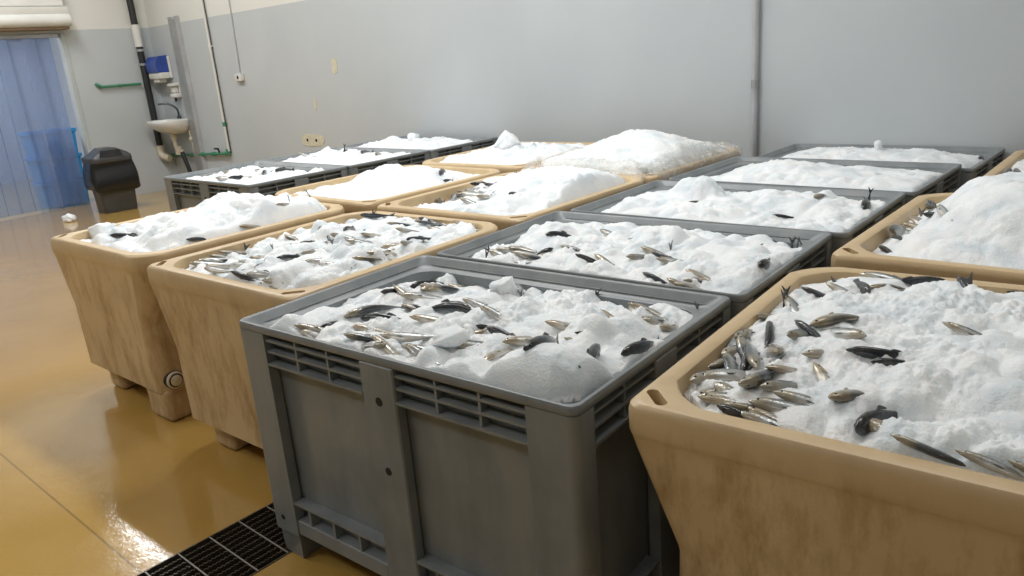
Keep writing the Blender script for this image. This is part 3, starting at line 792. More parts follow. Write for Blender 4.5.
  (1.42, 1.831, 1.496, 1.683, 's', 1, ''),
  (1.306, 1.597, 1.369, 1.514, 'd', 0.9, ''),
  (1.367, 1.85, 1.404, 1.861, 'd', 1, '')],
 'N': [
  (1.463, 3.274, 1.422, 3.359, 't', 0.9, ''),
  (1.422, 3.138, 1.469, 2.881, 'd', 1, ''),
  (1.457, 3.056, 1.532, 2.853, 's', 0.9, '')],
}
TAILS = {
 'L': [(1.27, 0.879, -0.009, 0.05), (1.269, 0.9, -0.012, 0.057), (1.652, 1.134, -0.021, 0.04)],
 'A': [(1.069, 0.77, 0.003, 0.049), (0.614, 0.545, -0.009, 0.042), (0.013, 0.715, 0.007, 0.041), (0.749, 0.753, 0.018, 0.026)],
 'B': [(0.13, 0.921, -0.019, 0.045), (0.142, 0.915, 0.007, 0.034), (0.735, 1.215, 0.004, 0.025), (1.044, 1.547, -0.023, 0.047), (1.018, 1.58, -0.004, 0.046), (1.046, 1.581, 0.008, 0.024)],
 'F': [(-0.95, 0.574, 0.005, 0.028), (-0.755, 0.57, 0.0, 0.013), (-0.86, 1.207, 0.015, 0.029)],
 'C': [(1.041, 2.38, 0.005, 0.072), (1.024, 2.379, 0.005, 0.024)],
 'M': [(1.329, 2.023, 0.0, 0.034)],
 'G': [(-0.961, 2.362, 0.0, 0.024)],
 'K2': [(-3.209, 2.83, 0.017, 0.071)],
 'I': [(-1.319, 1.038, -0.005, 0.042), (-1.356, 1.166, -0.005, 0.038)],
}
# ------------------------------------------------------------------ fish
# unit fish: nose at x = +.5, tail tip at x = -.5, back towards +z
def fish_profile(t):
    """half height, half width, centre height at t = 0 (nose) .. 1 (tail root)"""
    pts = [(0, .006, .005, -.012), (.03, .026, .018, -.010), (.10, .056, .038, -.004), (.18, .070, .048, 0), (.30, .086, .053, -.003), (.45, .088, .053, -.004), (.60, .075, .043, -.003), (.75, .049, .027, 0), (.88, .025, .013, .003), (1., .014, .006, .004)]
    for a, b in zip(pts[:-1], pts[1:]):
        if t <= b[0] + 1e-9:
            k = (t - a[0]) / (b[0] - a[0]); return [a[i] + (b[i] - a[i]) * k for i in (1, 2, 3)]
    return pts[-1][1:]
def bend_fn(bend, arch):
    return lambda x, y, z: (x, y + bend * (x * x - .08), z + arch * (x * x - .08))
def fish_body_bm(bw, n=14, m=14):
    bm = bmesh.new(); rings = []
    for i in range(n + 1):
        t = i / n; t = t ** 1.15
        h, w, c = fish_profile(t); x = .5 - .84 * t; ring = []
        for k in range(m):
            a = 2 * PI * k / m; ca, sa = math.cos(a), math.sin(a)
            ring.append(bw(x, w * (abs(ca) ** .9) * math.copysign(1, ca), c + h * sa))
        rings.append(ring)
    loft(bm, rings); return bm
def plate(bm, outline, th, bw, axis='y'):
    """a thin fin with a real thickness, tapered to its tip"""
    top = [bm.verts.new(bw(x, th * .5 * w, z)) for x, z, w in outline]; bot = [bm.verts.new(bw(x, -th * .5 * w, z)) for x, z, w in outline]
    n = len(outline); bm.faces.new(top); bm.faces.new(bot[::-1])
    for i in range(n):
        j = (i + 1) % n; bm.faces.new((top[j], top[i], bot[i], bot[j]))
TAIL = [(-.325, .016, 1), (-.36, .030, .8), (-.43, .055, .5), (-.50, .085, .25), (-.478, .050, .4), (-.435, .018, .6), (-.428, .004, .6), (-.435, -.014, .6), (-.478, -.048, .4), (-.50, -.080, .25), (-.43, -.052, .5), (-.36, -.026, .8), (-.325, -.012, 1)]
DORSAL = [(.10, .080, 1), (.06, .108, .4), (.02, .103, .4), (-.05, .082, .6), (-.06, .068, 1)]
ANAL = [(-.12, -.056, 1), (-.15, -.082, .4), (-.22, -.062, .5), (-.23, -.036, 1)]
def make_fish(bend, arch, mat, finmat, detail=True):
    bw = bend_fn(bend, arch)
    bm = fish_body_bm(bw)
    if not detail:
        plate(bm, TAIL, .014, bw); plate(bm, DORSAL, .010, bw)
        return finish(bm, 'fish', mat, None, 60)
    root = finish(bm, 'fish', mat, None, 60)
    b = bmesh.new(); plate(b, TAIL, .014, bw); finish(b, 'tail_fin', finmat, root, 30)
    b = bmesh.new(); plate(b, DORSAL, .010, bw); finish(b, 'dorsal_fin', finmat, root, 30)
    b = bmesh.new(); plate(b, ANAL, .010, bw); finish(b, 'anal_fin', finmat, root, 30)
    for s in (-1, 1):
        b = bmesh.new()
        P = [(.235, .047, -.030), (.20, .058, -.046), (.14, .062, -.054), (.15, .056, -.036), (.21, .050, -.024)]
        a = [b.verts.new(bw(x, s * y, z)) for x, y, z in P]; c = [b.verts.new(bw(x, s * (y - .006), z)) for x, y, z in P]
        b.faces.new(a); b.faces.new(c[::-1])
        for i in range(5): b.faces.new((a[(i + 1) % 5], a[i], c[i], c[(i + 1) % 5]))
        finish(b, 'pectoral_fin', finmat, root, 30)
        b = bmesh.new(); bmesh.ops.create_uvsphere(b, u_segments=12, v_segments=8, radius=.0145)
        bmesh.ops.scale(b, vec=(1, .5, 1), verts=b.verts); bmesh.ops.translate(b, vec=bw(.425, s * .030, .008), verts=b.verts)
        finish(b, 'eye', M_EYE, root, 180)
    # the gill cover stands a little off the body behind the eye
    b = bmesh.new(); rings = []
    for t, k in ((.135, 1.0), (.165, 1.035), (.20, 1.06), (.212, 1.03), (.215, .98)):
        h, w, c = fish_profile(t); x = .5 - .84 * t
        rings.append([bw(x - .018 * math.cos(a) ** 2, w * k * math.cos(a), c + h * k * .96 * math.sin(a)) for a in [2 * PI * q / 14 for q in range(14)]])
    loft(b, rings, False, False); finish(b, 'gill_cover', mat, root, 40)
    return root
PROTO = {}
def proto(ty, bi, detail):
    kk = (ty, bi, detail)
    if kk not in PROTO:
        bend, arch = ((0, .02), (.22, .03), (-.22, -.05), (.10, .16))[bi]
        PROTO[kk] = make_fish(bend, arch, M_FISH[ty], M_FIN if ty != 't' else M_FINT, detail)
        return PROTO[kk]
    return copy_tree(PROTO[kk])
WHERE = {'A': 'in the front grey bin', 'B': 'in the second grey bin from the front', 'C': 'in the third grey bin from the front', 'D': 'in the fourth grey bin from the front', 'E': 'in the grey bin against the back wall',
 'K1': 'in the grey bin nearest the washbasin', 'K2': 'in the middle bin near the washbasin', 'F': 'in the stained tub beside the front grey bin', 'G': 'in the tub left of the third grey bin',
 'I': 'in the drain plug tub', 'J1': 'in the tub behind the drain plug tub', 'L': 'in the right foreground tub', 'M': 'in the tub behind the right foreground tub', 'N': 'in the tub cut off at the right edge'}
KIND = {'s': 'silver fish half sunk in ice', 'd': 'dark backed fish half sunk in ice', 't': 'tan headed fish half sunk in ice'}
COVER = {}; PLACED = []
DET = ('A', 'L', 'B', 'F', 'M')
def place_fish(key, hx_, hy_, tx, ty_, typ, thick, label):
    dx, dy = tx - hx_, ty_ - hy_; d = math.hypot(dx, dy)
    if d < .03:
        a = random.uniform(0, 2 * PI); dx, dy = math.cos(a), math.sin(a)
    else: dx, dy = dx / d, dy / d
    d = min(d, .30)
    Lg = min(.27, max(.225 if key == 'L' and hx_ < 1.52 and hy_ < .68 else .20 if key in DET else .21, d * 1.04))
    # only the seen length lies on the ice, the rest of the fish dips under it
    over = max(0, Lg - d)
    ch = (hx_ + dx * Lg / 2, hy_ + dy * Lg / 2)
    z0 = hz(key, hx_ + dx * .03, hy_ + dy * .03); z1 = hz(key, hx_ + dx * min(d, Lg), hy_ + dy * min(d, Lg))
    zh = z0 + .012; zt = z1 + .004 - over * .36
    # keep the part that reaches out of the opening inside it
    sp = BINS[key]; bx, by = half(sp)
    hd = Vector((hx_, hy_, zh)); tl = Vector((hx_ + dx * Lg, hy_ + dy * Lg, zt))
    for q in (0, 1):
        sh = Vector((0, 0, 0))
        for p in (hd, tl):
            lx, ly = local(sp, p.x, p.y)
            ex = max(0, abs(lx) - (bx - .015)) * math.copysign(1, lx); ey = max(0, abs(ly) - (by - .015)) * math.copysign(1, ly)
            c, s = math.cos(sp['r']), math.sin(sp['r'])
            v = Vector((-(c * ex - s * ey), -(s * ex + c * ey), 0))
            if v.length > sh.length: sh = v
        hd += sh; tl += sh
    X = (hd - tl).normalized()
    n = Vector((0, 0, 1)); n = (n - X * n.dot(X)).normalized(); side = n.cross(X)
    # roll: silver fish lie on a flank, dark ones show the back, tan ones tip their belly up a little
    away = 1 if (side.y * 1.0 - side.x * .6) > 0 else -1       # backs mostly turned from the room's open side
    roll = {'s': 68, 'd': 22, 't': 84}[typ] + random.uniform(-14, 14)
    if random.random() < .25: away = -away
    rr = math.radians(roll) * -away
    Z = (n * math.cos(rr) - side * math.sin(rr)); Y = Z.cross(X)
    M = Matrix((X, Y, Z)).transposed().to_4x4()
    o = proto(typ, random.randrange(4) if d > .1 else 0, key in DET)
    half_t = .05 * Lg * thick * (1 if typ != 'd' else .9)
    o.location = (hd + tl) / 2 + Vector((0, 0, half_t * (.42 if typ != 'd' else .12)))
    o.rotation_euler = M.to_euler(); o.scale = (Lg, Lg * thick * random.uniform(.9, 1.1), Lg * thick * random.uniform(.88, 1.08))
    # loose ice that has slid over some of the fish
    BINS[key].setdefault('cover', [])
    if random.random() < (.25 if key == 'L' and hx_ < 1.52 and hy_ < .68 else .62):
        t_ = random.choice((.25, .5, .7, .85)); c_ = hd.lerp(tl, t_)
        if (hd - c_).length < d + .03: COVER.setdefault(key, []).append((c_.x + random.uniform(-.012, .012), c_.y + random.uniform(-.012, .012), random.uniform(.008, .020), random.uniform(.020, .038)))
    tag(o, label, 'fish', 'fish ' + WHERE[key]); PLACED.append((o, key, {'s': 'silver', 'd': 'dark backed', 't': 'tan headed'}[typ] + ' fish', label))
    return o
for key, rows in FISH.items():
    for r in rows: place_fish(key, *r)
# tails that stick up out of the ice
for key, rows in TAILS.items():
    for x, y, lean, h in rows:
        Lg = random.uniform(.14, .21); o = proto('d', 0, key in DET)
        z = hz(key, x, y); h = min(max(h, .03), .075)
        lx = max(-.6, min(.6, lean / max(h, .02)))
        # tail up: the fish's +x (nose) points down
        X = -Vector((lx * .75, lx * .35 + random.uniform(-.45, .45), 1)).normalized()
        an = random.uniform(-2.1, .1); Y = Vector((math.cos(an), math.sin(an), 0)); Y = (Y - X * Y.dot(X)).normalized(); Z = X.cross(Y)
        o.rotation_euler = Matrix((X, Y, Z)).transposed().to_4x4().to_euler(); o.scale = (Lg, Lg, Lg)
        o.location = Vector((x, y, z + h)) + X * Lg * .5
        sp = BINS[key]
        tag(o, '', 'fish', 'fish tails ' + WHERE[key]); PLACED.append((o, key, 'upright fish tail', ''))
# say which fish each one is: by its look, the side of the bin it lies at and its order from the viewer
SHORT = {'A': 'front grey bin', 'B': 'second grey bin', 'C': 'third grey bin', 'D': 'fourth grey bin', 'E': 'back wall grey bin', 'K1': 'washbasin grey bin', 'K2': 'middle washbasin bin', 'F': 'stained beige tub',
 'G': 'domed ice tub', 'I': 'drain plug tub', 'J1': 'sloping mound tub', 'L': 'right foreground tub', 'M': 'tall heap tub', 'N': 'cut off right tub'}
ZONE = [['by the near left corner', 'by the near edge', 'by the near right corner'], ['by the left wall', 'in the middle', 'by the right wall'], ['by the far left corner', 'by the far wall', 'by the far right corner']]
ORD = ['nearest', 'second nearest', 'third nearest', 'fourth nearest', 'fifth nearest', 'sixth nearest', 'seventh nearest', 'eighth nearest', 'ninth nearest', 'tenth nearest']
EYE = Vector((2.047, -1.074, 1.495)); zones = {}
for o, key, kind, label in PLACED:
    sp = BINS[key]; lx, ly = local(sp, o.location.x, o.location.y); hx_, hy_ = half(sp)
    cx_ = 0 if lx < -hx_ / 3 else 2 if lx > hx_ / 3 else 1; cy_ = 0 if ly < -hy_ / 3 else 2 if ly > hy_ / 3 else 1
    zones.setdefault((key, kind, ZONE[cy_][cx_]), []).append((o, label))
for (key, kind, zone), lst in zones.items():
    lst.sort(key=lambda p: (p[0].location - EYE).length)
    for i, (o, label) in enumerate(lst):
        if label: continue
        o['label'] = (ORD[min(i, 9)] + ' ' if len(lst) > 1 else 'only ') + kind + ' ' + zone + ' of the ' + SHORT[key]

for k, cv in COVER.items(): BINS[k]['cover'] = cv
for k in BINS: make_ice(k)
# ------------------------------------------------------------------ the hall
WX, WY, RX, FY, CH = -8.75, 4.0, 5.5, -6.5, 4.0
def wall_paint():
    m, nt, b = new_mat('two_tone_wall_paint')
    ge = nd(nt, 'ShaderNodeNewGeometry'); sx = nd(nt, 'ShaderNodeSeparateXYZ'); nt.links.new(ge.outputs['Position'], sx.inputs[0])
    n0 = nd(nt, 'ShaderNodeTexNoise', i_Scale=1.1, i_Detail=4.); nt.links.new(ge.outputs['Position'], n0.inputs['Vector'])
    n1 = nd(nt, 'ShaderNodeTexNoise', i_Scale=14., i_Detail=5., i_Roughness=.65); nt.links.new(ge.outputs['Position'], n1.inputs['Vector'])
    low = ramp(nt, n0.outputs['Fac'], [(.3, (.475, .510, .530)), (.7, (.52, .552, .568))])
    up = ramp(nt, n0.outputs['Fac'], [(.3, (.68, .69, .65)), (.7, (.72, .72, .68))])
    w = nd(nt, 'ShaderNodeMath', operation='MULTIPLY_ADD'); nt.links.new(n1.outputs['Fac'], w.inputs[0]); w.inputs[1].default_value = .012; nt.links.new(sx.outputs['Z'], w.inputs[2])
    gt = nd(nt, 'ShaderNodeMath', operation='GREATER_THAN'); nt.links.new(w.outputs[0], gt.inputs[0]); gt.inputs[1].default_value = 2.168
    mix = nd(nt, 'ShaderNodeMix', data_type='RGBA'); nt.links.new(gt.outputs[0], mix.inputs[0]); nt.links.new(low, mix.inputs[6]); nt.links.new(up, mix.inputs[7])
    # chips and scuffs
    chip = ramp(nt, n1.outputs['Fac'], [(.715, (0., 0., 0.)), (.735, (1., 1., 1.))])
    mu = nd(nt, 'ShaderNodeMath', operation='MULTIPLY'); nt.links.new(chip, mu.inputs[0]); mu.inputs[1].default_value = .35
    m2 = nd(nt, 'ShaderNodeMix', data_type='RGBA'); nt.links.new(mu.outputs[0], m2.inputs[0]); nt.links.new(mix.outputs[2], m2.inputs[6]); m2.inputs[7].default_value = (.68, .67, .60, 1)
    nt.links.new(m2.outputs[2], b.inputs['Base Color']); b.inputs['Roughness'].default_value = .5
    return m
def floor_mat():
    m, nt, b = new_mat('wet_ochre_floor')
    ge = nd(nt, 'ShaderNodeNewGeometry')
    n0 = nd(nt, 'ShaderNodeTexNoise', i_Scale=.9, i_Detail=5., i_Roughness=.6); nt.links.new(ge.outputs['Position'], n0.inputs['Vector'])
    c = ramp(nt, n0.outputs['Fac'], [(.3, (.42, .255, .060)), (.7, (.52, .325, .090))])
    sx = nd(nt, 'ShaderNodeSeparateXYZ'); nt.links.new(ge.outputs['Position'], sx.inputs[0])
    # sawn joints in the screed
    wob = nd(nt, 'ShaderNodeMath', operation='ADD'); nt.links.new(sx.outputs['Y'], wob.inputs[0]); wob.inputs[1].default_value = .355
    ab = nd(nt, 'ShaderNodeMath', operation='ABSOLUTE'); nt.links.new(wob.outputs[0], ab.inputs[0])
    lt = nd(nt, 'ShaderNodeMath', operation='LESS_THAN'); nt.links.new(ab.outputs[0], lt.inputs[0]); lt.inputs[1].default_value = .004
    mu = nd(nt, 'ShaderNodeMath', operation='MULTIPLY'); nt.links.new(lt.outputs[0], mu.inputs[0]); mu.inputs[1].default_value = .55
    mix = nd(nt, 'ShaderNodeMix', data_type='RGBA'); nt.links.new(mu.outputs[0], mix.inputs[0]); nt.links.new(c, mix.inputs[6]); mix.inputs[7].default_value = (.12, .07, .02, 1)
    nt.links.new(mix.outputs[2], b.inputs['Base Color'])
    n1 = nd(nt, 'ShaderNodeTexNoise', i_Scale=1.7, i_Detail=3.); nt.links.new(ge.outputs['Position'], n1.inputs['Vector'])
    r = ramp(nt, n1.outputs['Fac'], [(.35, .10), (.65, .24)]); nt.links.new(r, b.inputs['Roughness'])
    b.inputs['Coat Weight'].default_value = .6; b.inputs['Coat Roughness'].default_value = .06; b.inputs['Coat IOR'].default_value = 1.4
    n2 = nd(nt, 'ShaderNodeTexNoise', i_Scale=16., i_Detail=4., i_Roughness=.6); nt.links.new(ge.outputs['Position'], n2.inputs['Vector'])
    bp = nd(nt, 'ShaderNodeBump', i_Strength=.18, i_Distance=.006); nt.links.new(n2.outputs['Fac'], bp.inputs['Height']); nt.links.new(bp.outputs[0], b.inputs['Normal']); nt.links.new(bp.outputs[0], b.inputs['Coat Normal'])
    return m
M_WALL = wall_paint(); M_FLOOR = floor_mat(); M_CEIL = simple('ceiling_panel', (.62, .62, .60), .6, var=.03)
M_CORR = simple('pale_blue_room_paint', (.46, .52, .62), .6, var=.05)
# floor with the drain channel left open
GX0, GX1, GY0, GY1 = -.285, .030, -3.0, 3.2
bm = bmesh.new()
for x0, x1, y0, y1 in ((-13, GX0, FY, WY + .2), (GX1, RX, FY, WY + .2), (GX0, GX1, FY, GY0), (GX0, GX1, GY1, WY + .2)): box(bm, x0, x1, y0, y1, -.15, 0)
structure(finish(bm, 'floor', M_FLOOR, None, 0))
bm = bmesh.new(); box(bm, GX0, GX1, GY0, GY1, -.15, -.11); structure(finish(bm, 'trim_1', M_HOLE, None, 0))
# drain grating, laid in lengths
for i, (y0, y1) in enumerate(((-1.40, -.405), (-.40, .595))):
    t = empty('drain_grate', ((GX0 + GX1) / 2, (y0 + y1) / 2, 0)); hw = (GX1 - GX0) / 2 - .004; hl = (y1 - y0) / 2
    tag(t, ('black steel floor grating reaching out toward the viewer', 'black steel floor grating running under the corner of the front grey bin')[i], 'drain grate', 'floor gratings')
    bm = bmesh.new()
    for s in (-1, 1): box(bm, s * hw - .003, s * hw + .003, -hl, hl, -.035, .002)
    for s in (-1, 1): box(bm, -hw, hw, s * hl - .003, s * hl + .003, -.035, .002)
    finish(bm, 'grate_frame', M_GRATE, t, 30)
    for k in range(9):
        x = -hw + 2 * hw * (k + 1) / 10; bm = bmesh.new(); n = 70
        box(bm, x - .0022, x + .0022, -hl, hl, -.035, -.002)
        for q in range(n):
            y = -hl + 2 * hl * (q + .5) / n; box(bm, x - .0022, x + .0022, y - .0035, y + .0035, -.003, .0015)
        finish(bm, 'bearing_bar', M_GRATE, t, 0)
    for k in range(9):
        y = -hl + 2 * hl * (k + .5) / 9; bm = bmesh.new(); tube(bm, [(-hw, y, -.001), (hw, y, -.001)], .0035, 8); finish(bm, 'cross_rod', M_ROD, t, 40)
# walls
DY0, DY1, DZ = .25, 2.90, 2.13
def slab(name, x0, x1, y0, y1, z0, z1, m): 
    bm = bmesh.new(); box(bm, x0, x1, y0, y1, z0, z1); return structure(finish(bm, name, m, None, 0))
bm = bmesh.new(); box(bm, WX - .12, WX, FY, DY0, 0, CH); box(bm, WX - .12, WX, DY1, WY, 0, CH); box(bm, WX - .12, WX, DY0, DY1, DZ, CH)
structure(finish(bm, 'wall_left', M_WALL, None, 0))
slab('wall_back', WX - .12, RX, WY, WY + .15, 0, CH, M_WALL)
slab('wall_right', RX, RX + .15, FY, WY, 0, CH, M_WALL)
slab('wall_front', WX, RX, FY - .15, FY, 0, CH, M_WALL)
slab('ceiling', WX - .12, RX + .15, FY - .15, WY + .15, CH, CH + .1, M_CEIL)
# the room beyond the curtain
bm = bmesh.new(); box(bm, -13.1, -13, -2, WY + .15, 0, 3.2); box(bm, -13, WX - .12, -2.1, -2, 0, 3.2); box(bm, -13, WX - .12, WY + .0, WY + .15, 0, 3.2); box(bm, -13.1, WX - .12, -2.1, WY + .15, 3.2, 3.3)
structure(finish(bm, 'wall_next_room', M_CORR, None, 0))
# door lining
bm = bmesh.new()
box(bm, WX - .13, WX + .015, DY1 - .02, DY1 + .03, 0, DZ, .004); box(bm, WX - .13, WX + .015, DY0 - .055, DY0 + .02, 0, DZ, .004)
structure(finish(bm, 'trim_2', simple('grey_green_door_lining', (.46, .50, .49), .4, var=.05), None, 30))
# roller shutter box above the doorway
t = empty('shutter_box', (WX, (DY0 + 3.0) / 2, 2.16)); tag(t, 'white rounded roller shutter box above the strip curtain doorway', 'shutter box')
hl = (3.0 - DY0) / 2 - .05
bm = bmesh.new(); prof = [(.002, 0.03), (.20, .03)] + [(.20 + .075 * math.sin(a), .105 - .075 * math.cos(a)) for a in [PI * k / 10 for k in range(1, 10)]] + [(.24, .215), (.24, .26), (.002, .26)]
loft(bm, [[(x, s * hl, z) for x, z in prof] for s in (-1, 1)]); finish(bm, 'box_cover', M_WPLAS, t, 30)
bm = bmesh.new(); box(bm, .002, .215, -hl + .01, hl - .02, 0, .032, .004); g = finish(bm, 'bottom_rail', simple('brown_stained_rail', (.20, .13, .07), .5), t, 30)
bm = bmesh.new(); box(bm, .002, .22, -hl, hl - .03, .265, .56, .01); finish(bm, 'upper_cover', M_WPLAS, t, 30)
# strip curtain
def strip_mat():
    m, nt, b = new_mat('blue_pvc_strip')
    b.inputs['Base Color'].default_value = (.46, .51, .62, 1); b.inputs['Roughness'].default_value = .22
    tr = nd(nt, 'ShaderNodeBsdfTransparent'); tr.inputs[0].default_value = (.72, .79, .90, 1)
    tl = nd(nt, 'ShaderNodeBsdfTranslucent'); tl.inputs[0].default_value = (.50, .56, .70, 1)
    tc = nd(nt, 'ShaderNodeNewGeometry'); mp = nd(nt, 'ShaderNodeMapping'); mp.inputs['Scale'].default_value = (1, 2.5, .5); nt.links.new(tc.outputs['Position'], mp.inputs[0])
    nz = nd(nt, 'ShaderNodeTexNoise', i_Scale=2., i_Detail=4.); nt.links.new(mp.outputs[0], nz.inputs['Vector'])
    f = ramp(nt, nz.outputs['Fac'], [(.3, .22), (.7, .36)])
    m1 = nd(nt, 'ShaderNodeMixShader', i_Fac=.45); nt.links.new(b.outputs[0], m1.inputs[1]); nt.links.new(tl.outputs[0], m1.inputs[2])
    m2 = nd(nt, 'ShaderNodeMixShader'); nt.links.new(f, m2.inputs[0]); nt.links.new(tr.outputs[0], m2.inputs[1]); nt.links.new(m1.outputs[0], m2.inputs[2])
    nt.links.new(m2.outputs[0], nt.nodes['Material Output'].inputs['Surface']); return m
M_STRIP = strip_mat()
t = empty('strip_curtain', (WX - .05, (DY0 + DY1) / 2, 0)); tag(t, 'translucent blue plastic strip curtain hanging in the doorway', 'strip curtain')
bm = bmesh.new(); box(bm, -.03, .03, DY0 - (DY0 + DY1) / 2 + .03, DY1 - (DY0 + DY1) / 2 - .03, 2.08, 2.125, .004); finish(bm, 'hanging_rail', M_STEEL, t, 30)
y = DY0 - (DY0 + DY1) / 2 + .02; i = 0
while y < DY1 - (DY0 + DY1) / 2 - .16:
    bm = bmesh.new(); w = .165; rings = []
    for z in (2.10, 1.6, 1.0, .5, .02):
        k = (2.1 - z) * .012 * math.sin(i * 2.1)
        front = [((.010 if i % 2 else -.010) + k + .010 * math.sin(PI * q / 6) * (1 if i % 2 else -1), y + w * q / 6, z) for q in range(7)]
        rings.append(front + [(x - .003, yy, zz) for x, yy, zz in front[::-1]])
    loft(bm, rings); finish(bm, 'curtain_strip', M_STRIP, t, 60); y += .155; i += 1
# three blue crates stacked behind the curtain
for i in range(3):
    t = empty('fish_crate', (-9.16, 2.60, i * .325), .03 * (i - 1))
    tag(t, ('lowest of the three blue crates stacked behind the strip curtain', 'middle one of the three blue crates stacked behind the strip curtain', 'topmost of the three blue crates stacked behind the strip curtain')[i], 'crate', 'blue crates behind the curtain')
    bm = bmesh.new(); loft(bm, [rrect(.185, .255, .03, 0), rrect(.20, .27, .03, .31), rrect(.185, .255, .025, .31), rrect(.172, .242, .025, .012)]); finish(bm, 'crate_body', M_CRATE, t, 40)
    bm = bmesh.new(); loft(bm, [rrect(a, b_, .03, z) for a, b_, z in ((.199, .269, .275), (.215, .285, .28), (.215, .285, .320), (.199, .269, .322), (.188, .258, .318), (.188, .258, .28))], False, False); finish(bm, 'crate_rim', M_CRATE, t, 40)
    bm = bmesh.new()
    for s in (-1, 1):
        for q in (-.13, 0, .13): box(bm, s * .206 - .012, s * .206 + .004, q - .008, q + .008, .02, .28)
    finish(bm, 'crate_ribs', M_CRATE, t, 30)
# refuse bin
t = empty('refuse_bin', (-7.78, 2.72, 0), -.10); tag(t, 'charcoal refuse bin with a black bag over its rim beside the doorway', 'bin')
bm = bmesh.new(); loft(bm, [rrect(.155, .185, .04, 0), rrect(.16, .19, .04, .01), rrect(.185, .225, .045, .60), rrect(.17, .21, .04, .60), rrect(.145, .175, .04, .02)]); finish(bm, 'bin_body', M_LID, t, 40)
bm = bmesh.new(); rings = []
for j, z in enumerate((.27, .29, .36, .44, .52, .585, .605)):
    ring = []
    for q, (x, yy, _) in enumerate(rrect(.20, .24, .05, 0, 9)):
        a = math.atan2(yy, x); f = 1.0 + (.10 * math.sin(j * .55 + .6)) + .045 * math.sin(a * 7 + j * .8) * (1 - j / 7) + .03 * math.sin(a * 13 - j)
        if j == 6: f = .98
        ring.append((x * f, yy * f, z + (.025 * math.sin(a * 5 + 1) if j == 0 else 0)))
    rings.append(ring)
loft(bm, rings, False, False); lg = finish(bm, 'bin_bag', M_BAG, t, 60)
bm = bmesh.new(); loft(bm, [rrect(.195, .235, .05, .60), rrect(.20, .24, .05, .615), rrect(.198, .236, .05, .66), [(x * .97 - .01, y_ * .80 + .02, 0.655 + .11 * (1 - abs(y_) / .35)) for x, y_, _ in rrect(.19, .225, .05, 0)], [(x * .85 - .02, y_ * .45 + .01, .745 + .02 * (1 - abs(y_) / .3)) for x, y_, _ in rrect(.17, .20, .05, 0)]]); finish(bm, 'bin_lid', M_LID, t, 35)
bm = bmesh.new(); bm2 = [(.11 * math.cos(a), .0, 0) for a in (0,)]
ring = [(.198, -.13, .66), (.198, .13, .66), (.182, .11, .735), (.182, -.11, .735)]
loft(bm, [ring, [(x + .008, y_, z + .002) for x, y_, z in ring]]); finish(bm, 'swing_flap', M_BAG, t, 30)

# ------------------------------------------------------------------ fixtures in the washing corner
t = empty('waste_pipe', (WX + .065, 3.80, .5)); tag(t, 'black vertical waste pipe with a white sleeve in the room corner', 'pipe')
bm = bmesh.new(); tube(bm, [(0, 0, .08), (0, 0, CH - .5)], .042, 16); finish(bm, 'pipe_run', M_BLACK, t, 40)
bm = bmesh.new(); tube(bm, [(0, 0, 1.42), (0, 0, 1.70)], .052, 16); finish(bm, 'pipe_sleeve', M_WPLAS, t, 40)['label'] = 'white pipe sleeve'
bm = bmesh.new(); tube(bm, arc([(0, 0, .12), (0, 0, -.02), (.12, .05, -.06)], .06), .048, 14); finish(bm, 'pipe_elbow', M_TRAP, t, 50)
bm = bmesh.new(); tube(bm, [(0, 0, 1.36), (0, 0, 1.39)], .055, 16); tube(bm, [(0, 0, 1.18), (0, 0, 1.21)], .053, 16); finish(bm, 'pipe_clamp', M_STEEL, t, 40)
t = empty('wall_water_pipe', (WX, 3.46, 1.45)); tag(t, 'short green horizontal water pipe on the white wall above the refuse bin', 'pipe')
bm = bmesh.new(); tube(bm, [(.04, -.27, 0), (.04, .27, 0)], .017, 12); finish(bm, 'pipe_run', M_GREEN, t, 40)
bm = bmesh.new(); tube(bm, arc([(.0, -.285, .035), (.04, -.285, .03), (.04, -.25, 0)], .03), .022, 12); finish(bm, 'pipe_elbow', M_GREEN, t, 40)
bm = bmesh.new(); tube(bm, [(.04, -.02, 0), (.04, .0, 0)], .022, 12); box(bm, 0, .04, -.012, -.004, -.01, .01); finish(bm, 'pipe_clip', M_GREEN, t, 40)
# towel dispenser
t = empty('towel_dispenser', (-8.478, WY, 1.475)); tag(t, 'blue and white paper towel dispenser above the washbasin', 'dispenser')
bm = bmesh.new(); box(bm, -.17, .17, -.035, -.002, 0.02, .30, .008); box(bm, -.155, .155, -.18, -.03, .02, .10, .018, 2); box(bm, -.09, .07, -.16, -.05, -.03, .03, .01); finish(bm, 'dispenser_base', M_WPLAS, t, 35)
bm = bmesh.new(); loft(bm, [[(x, y_, z) for y_, z in prof] for x, prof in ((s * .15, [(-.03, .10), (-.185, .10), (-.20, .18), (-.185, .26), (-.14, .305), (-.03, .315)]) for s in (-1, -.94, .94, 1))]); finish(bm, 'dispenser_cover', M_BLUE, t, 35)['label'] = 'blue dispenser cover'
# soap dispenser
t = empty('soap_dispenser', (-8.245, WY, 1.24)); tag(t, 'small white soap dispenser on the wall right above the tap', 'soap dispenser')
bm = bmesh.new(); box(bm, -.075, .075, -.02, -.002, 0, .19, .006); box(bm, -.08, .08, -.11, -.018, .145, .185, .01); box(bm, -.05, .05, -.085, -.018, .06, .145, .012); finish(bm, 'holder', M_WPLAS, t, 35)
bm = bmesh.new(); box(bm, -.06, .07, -.10, -.018, .0, .055, .012); finish(bm, 'pump', M_WHITE, t, 35)
bm = bmesh.new(); tube(bm, [(0, -.06, 0), (0, -.06, -.05)], .016, 10); finish(bm, 'nozzle', M_BLACK, t, 40)
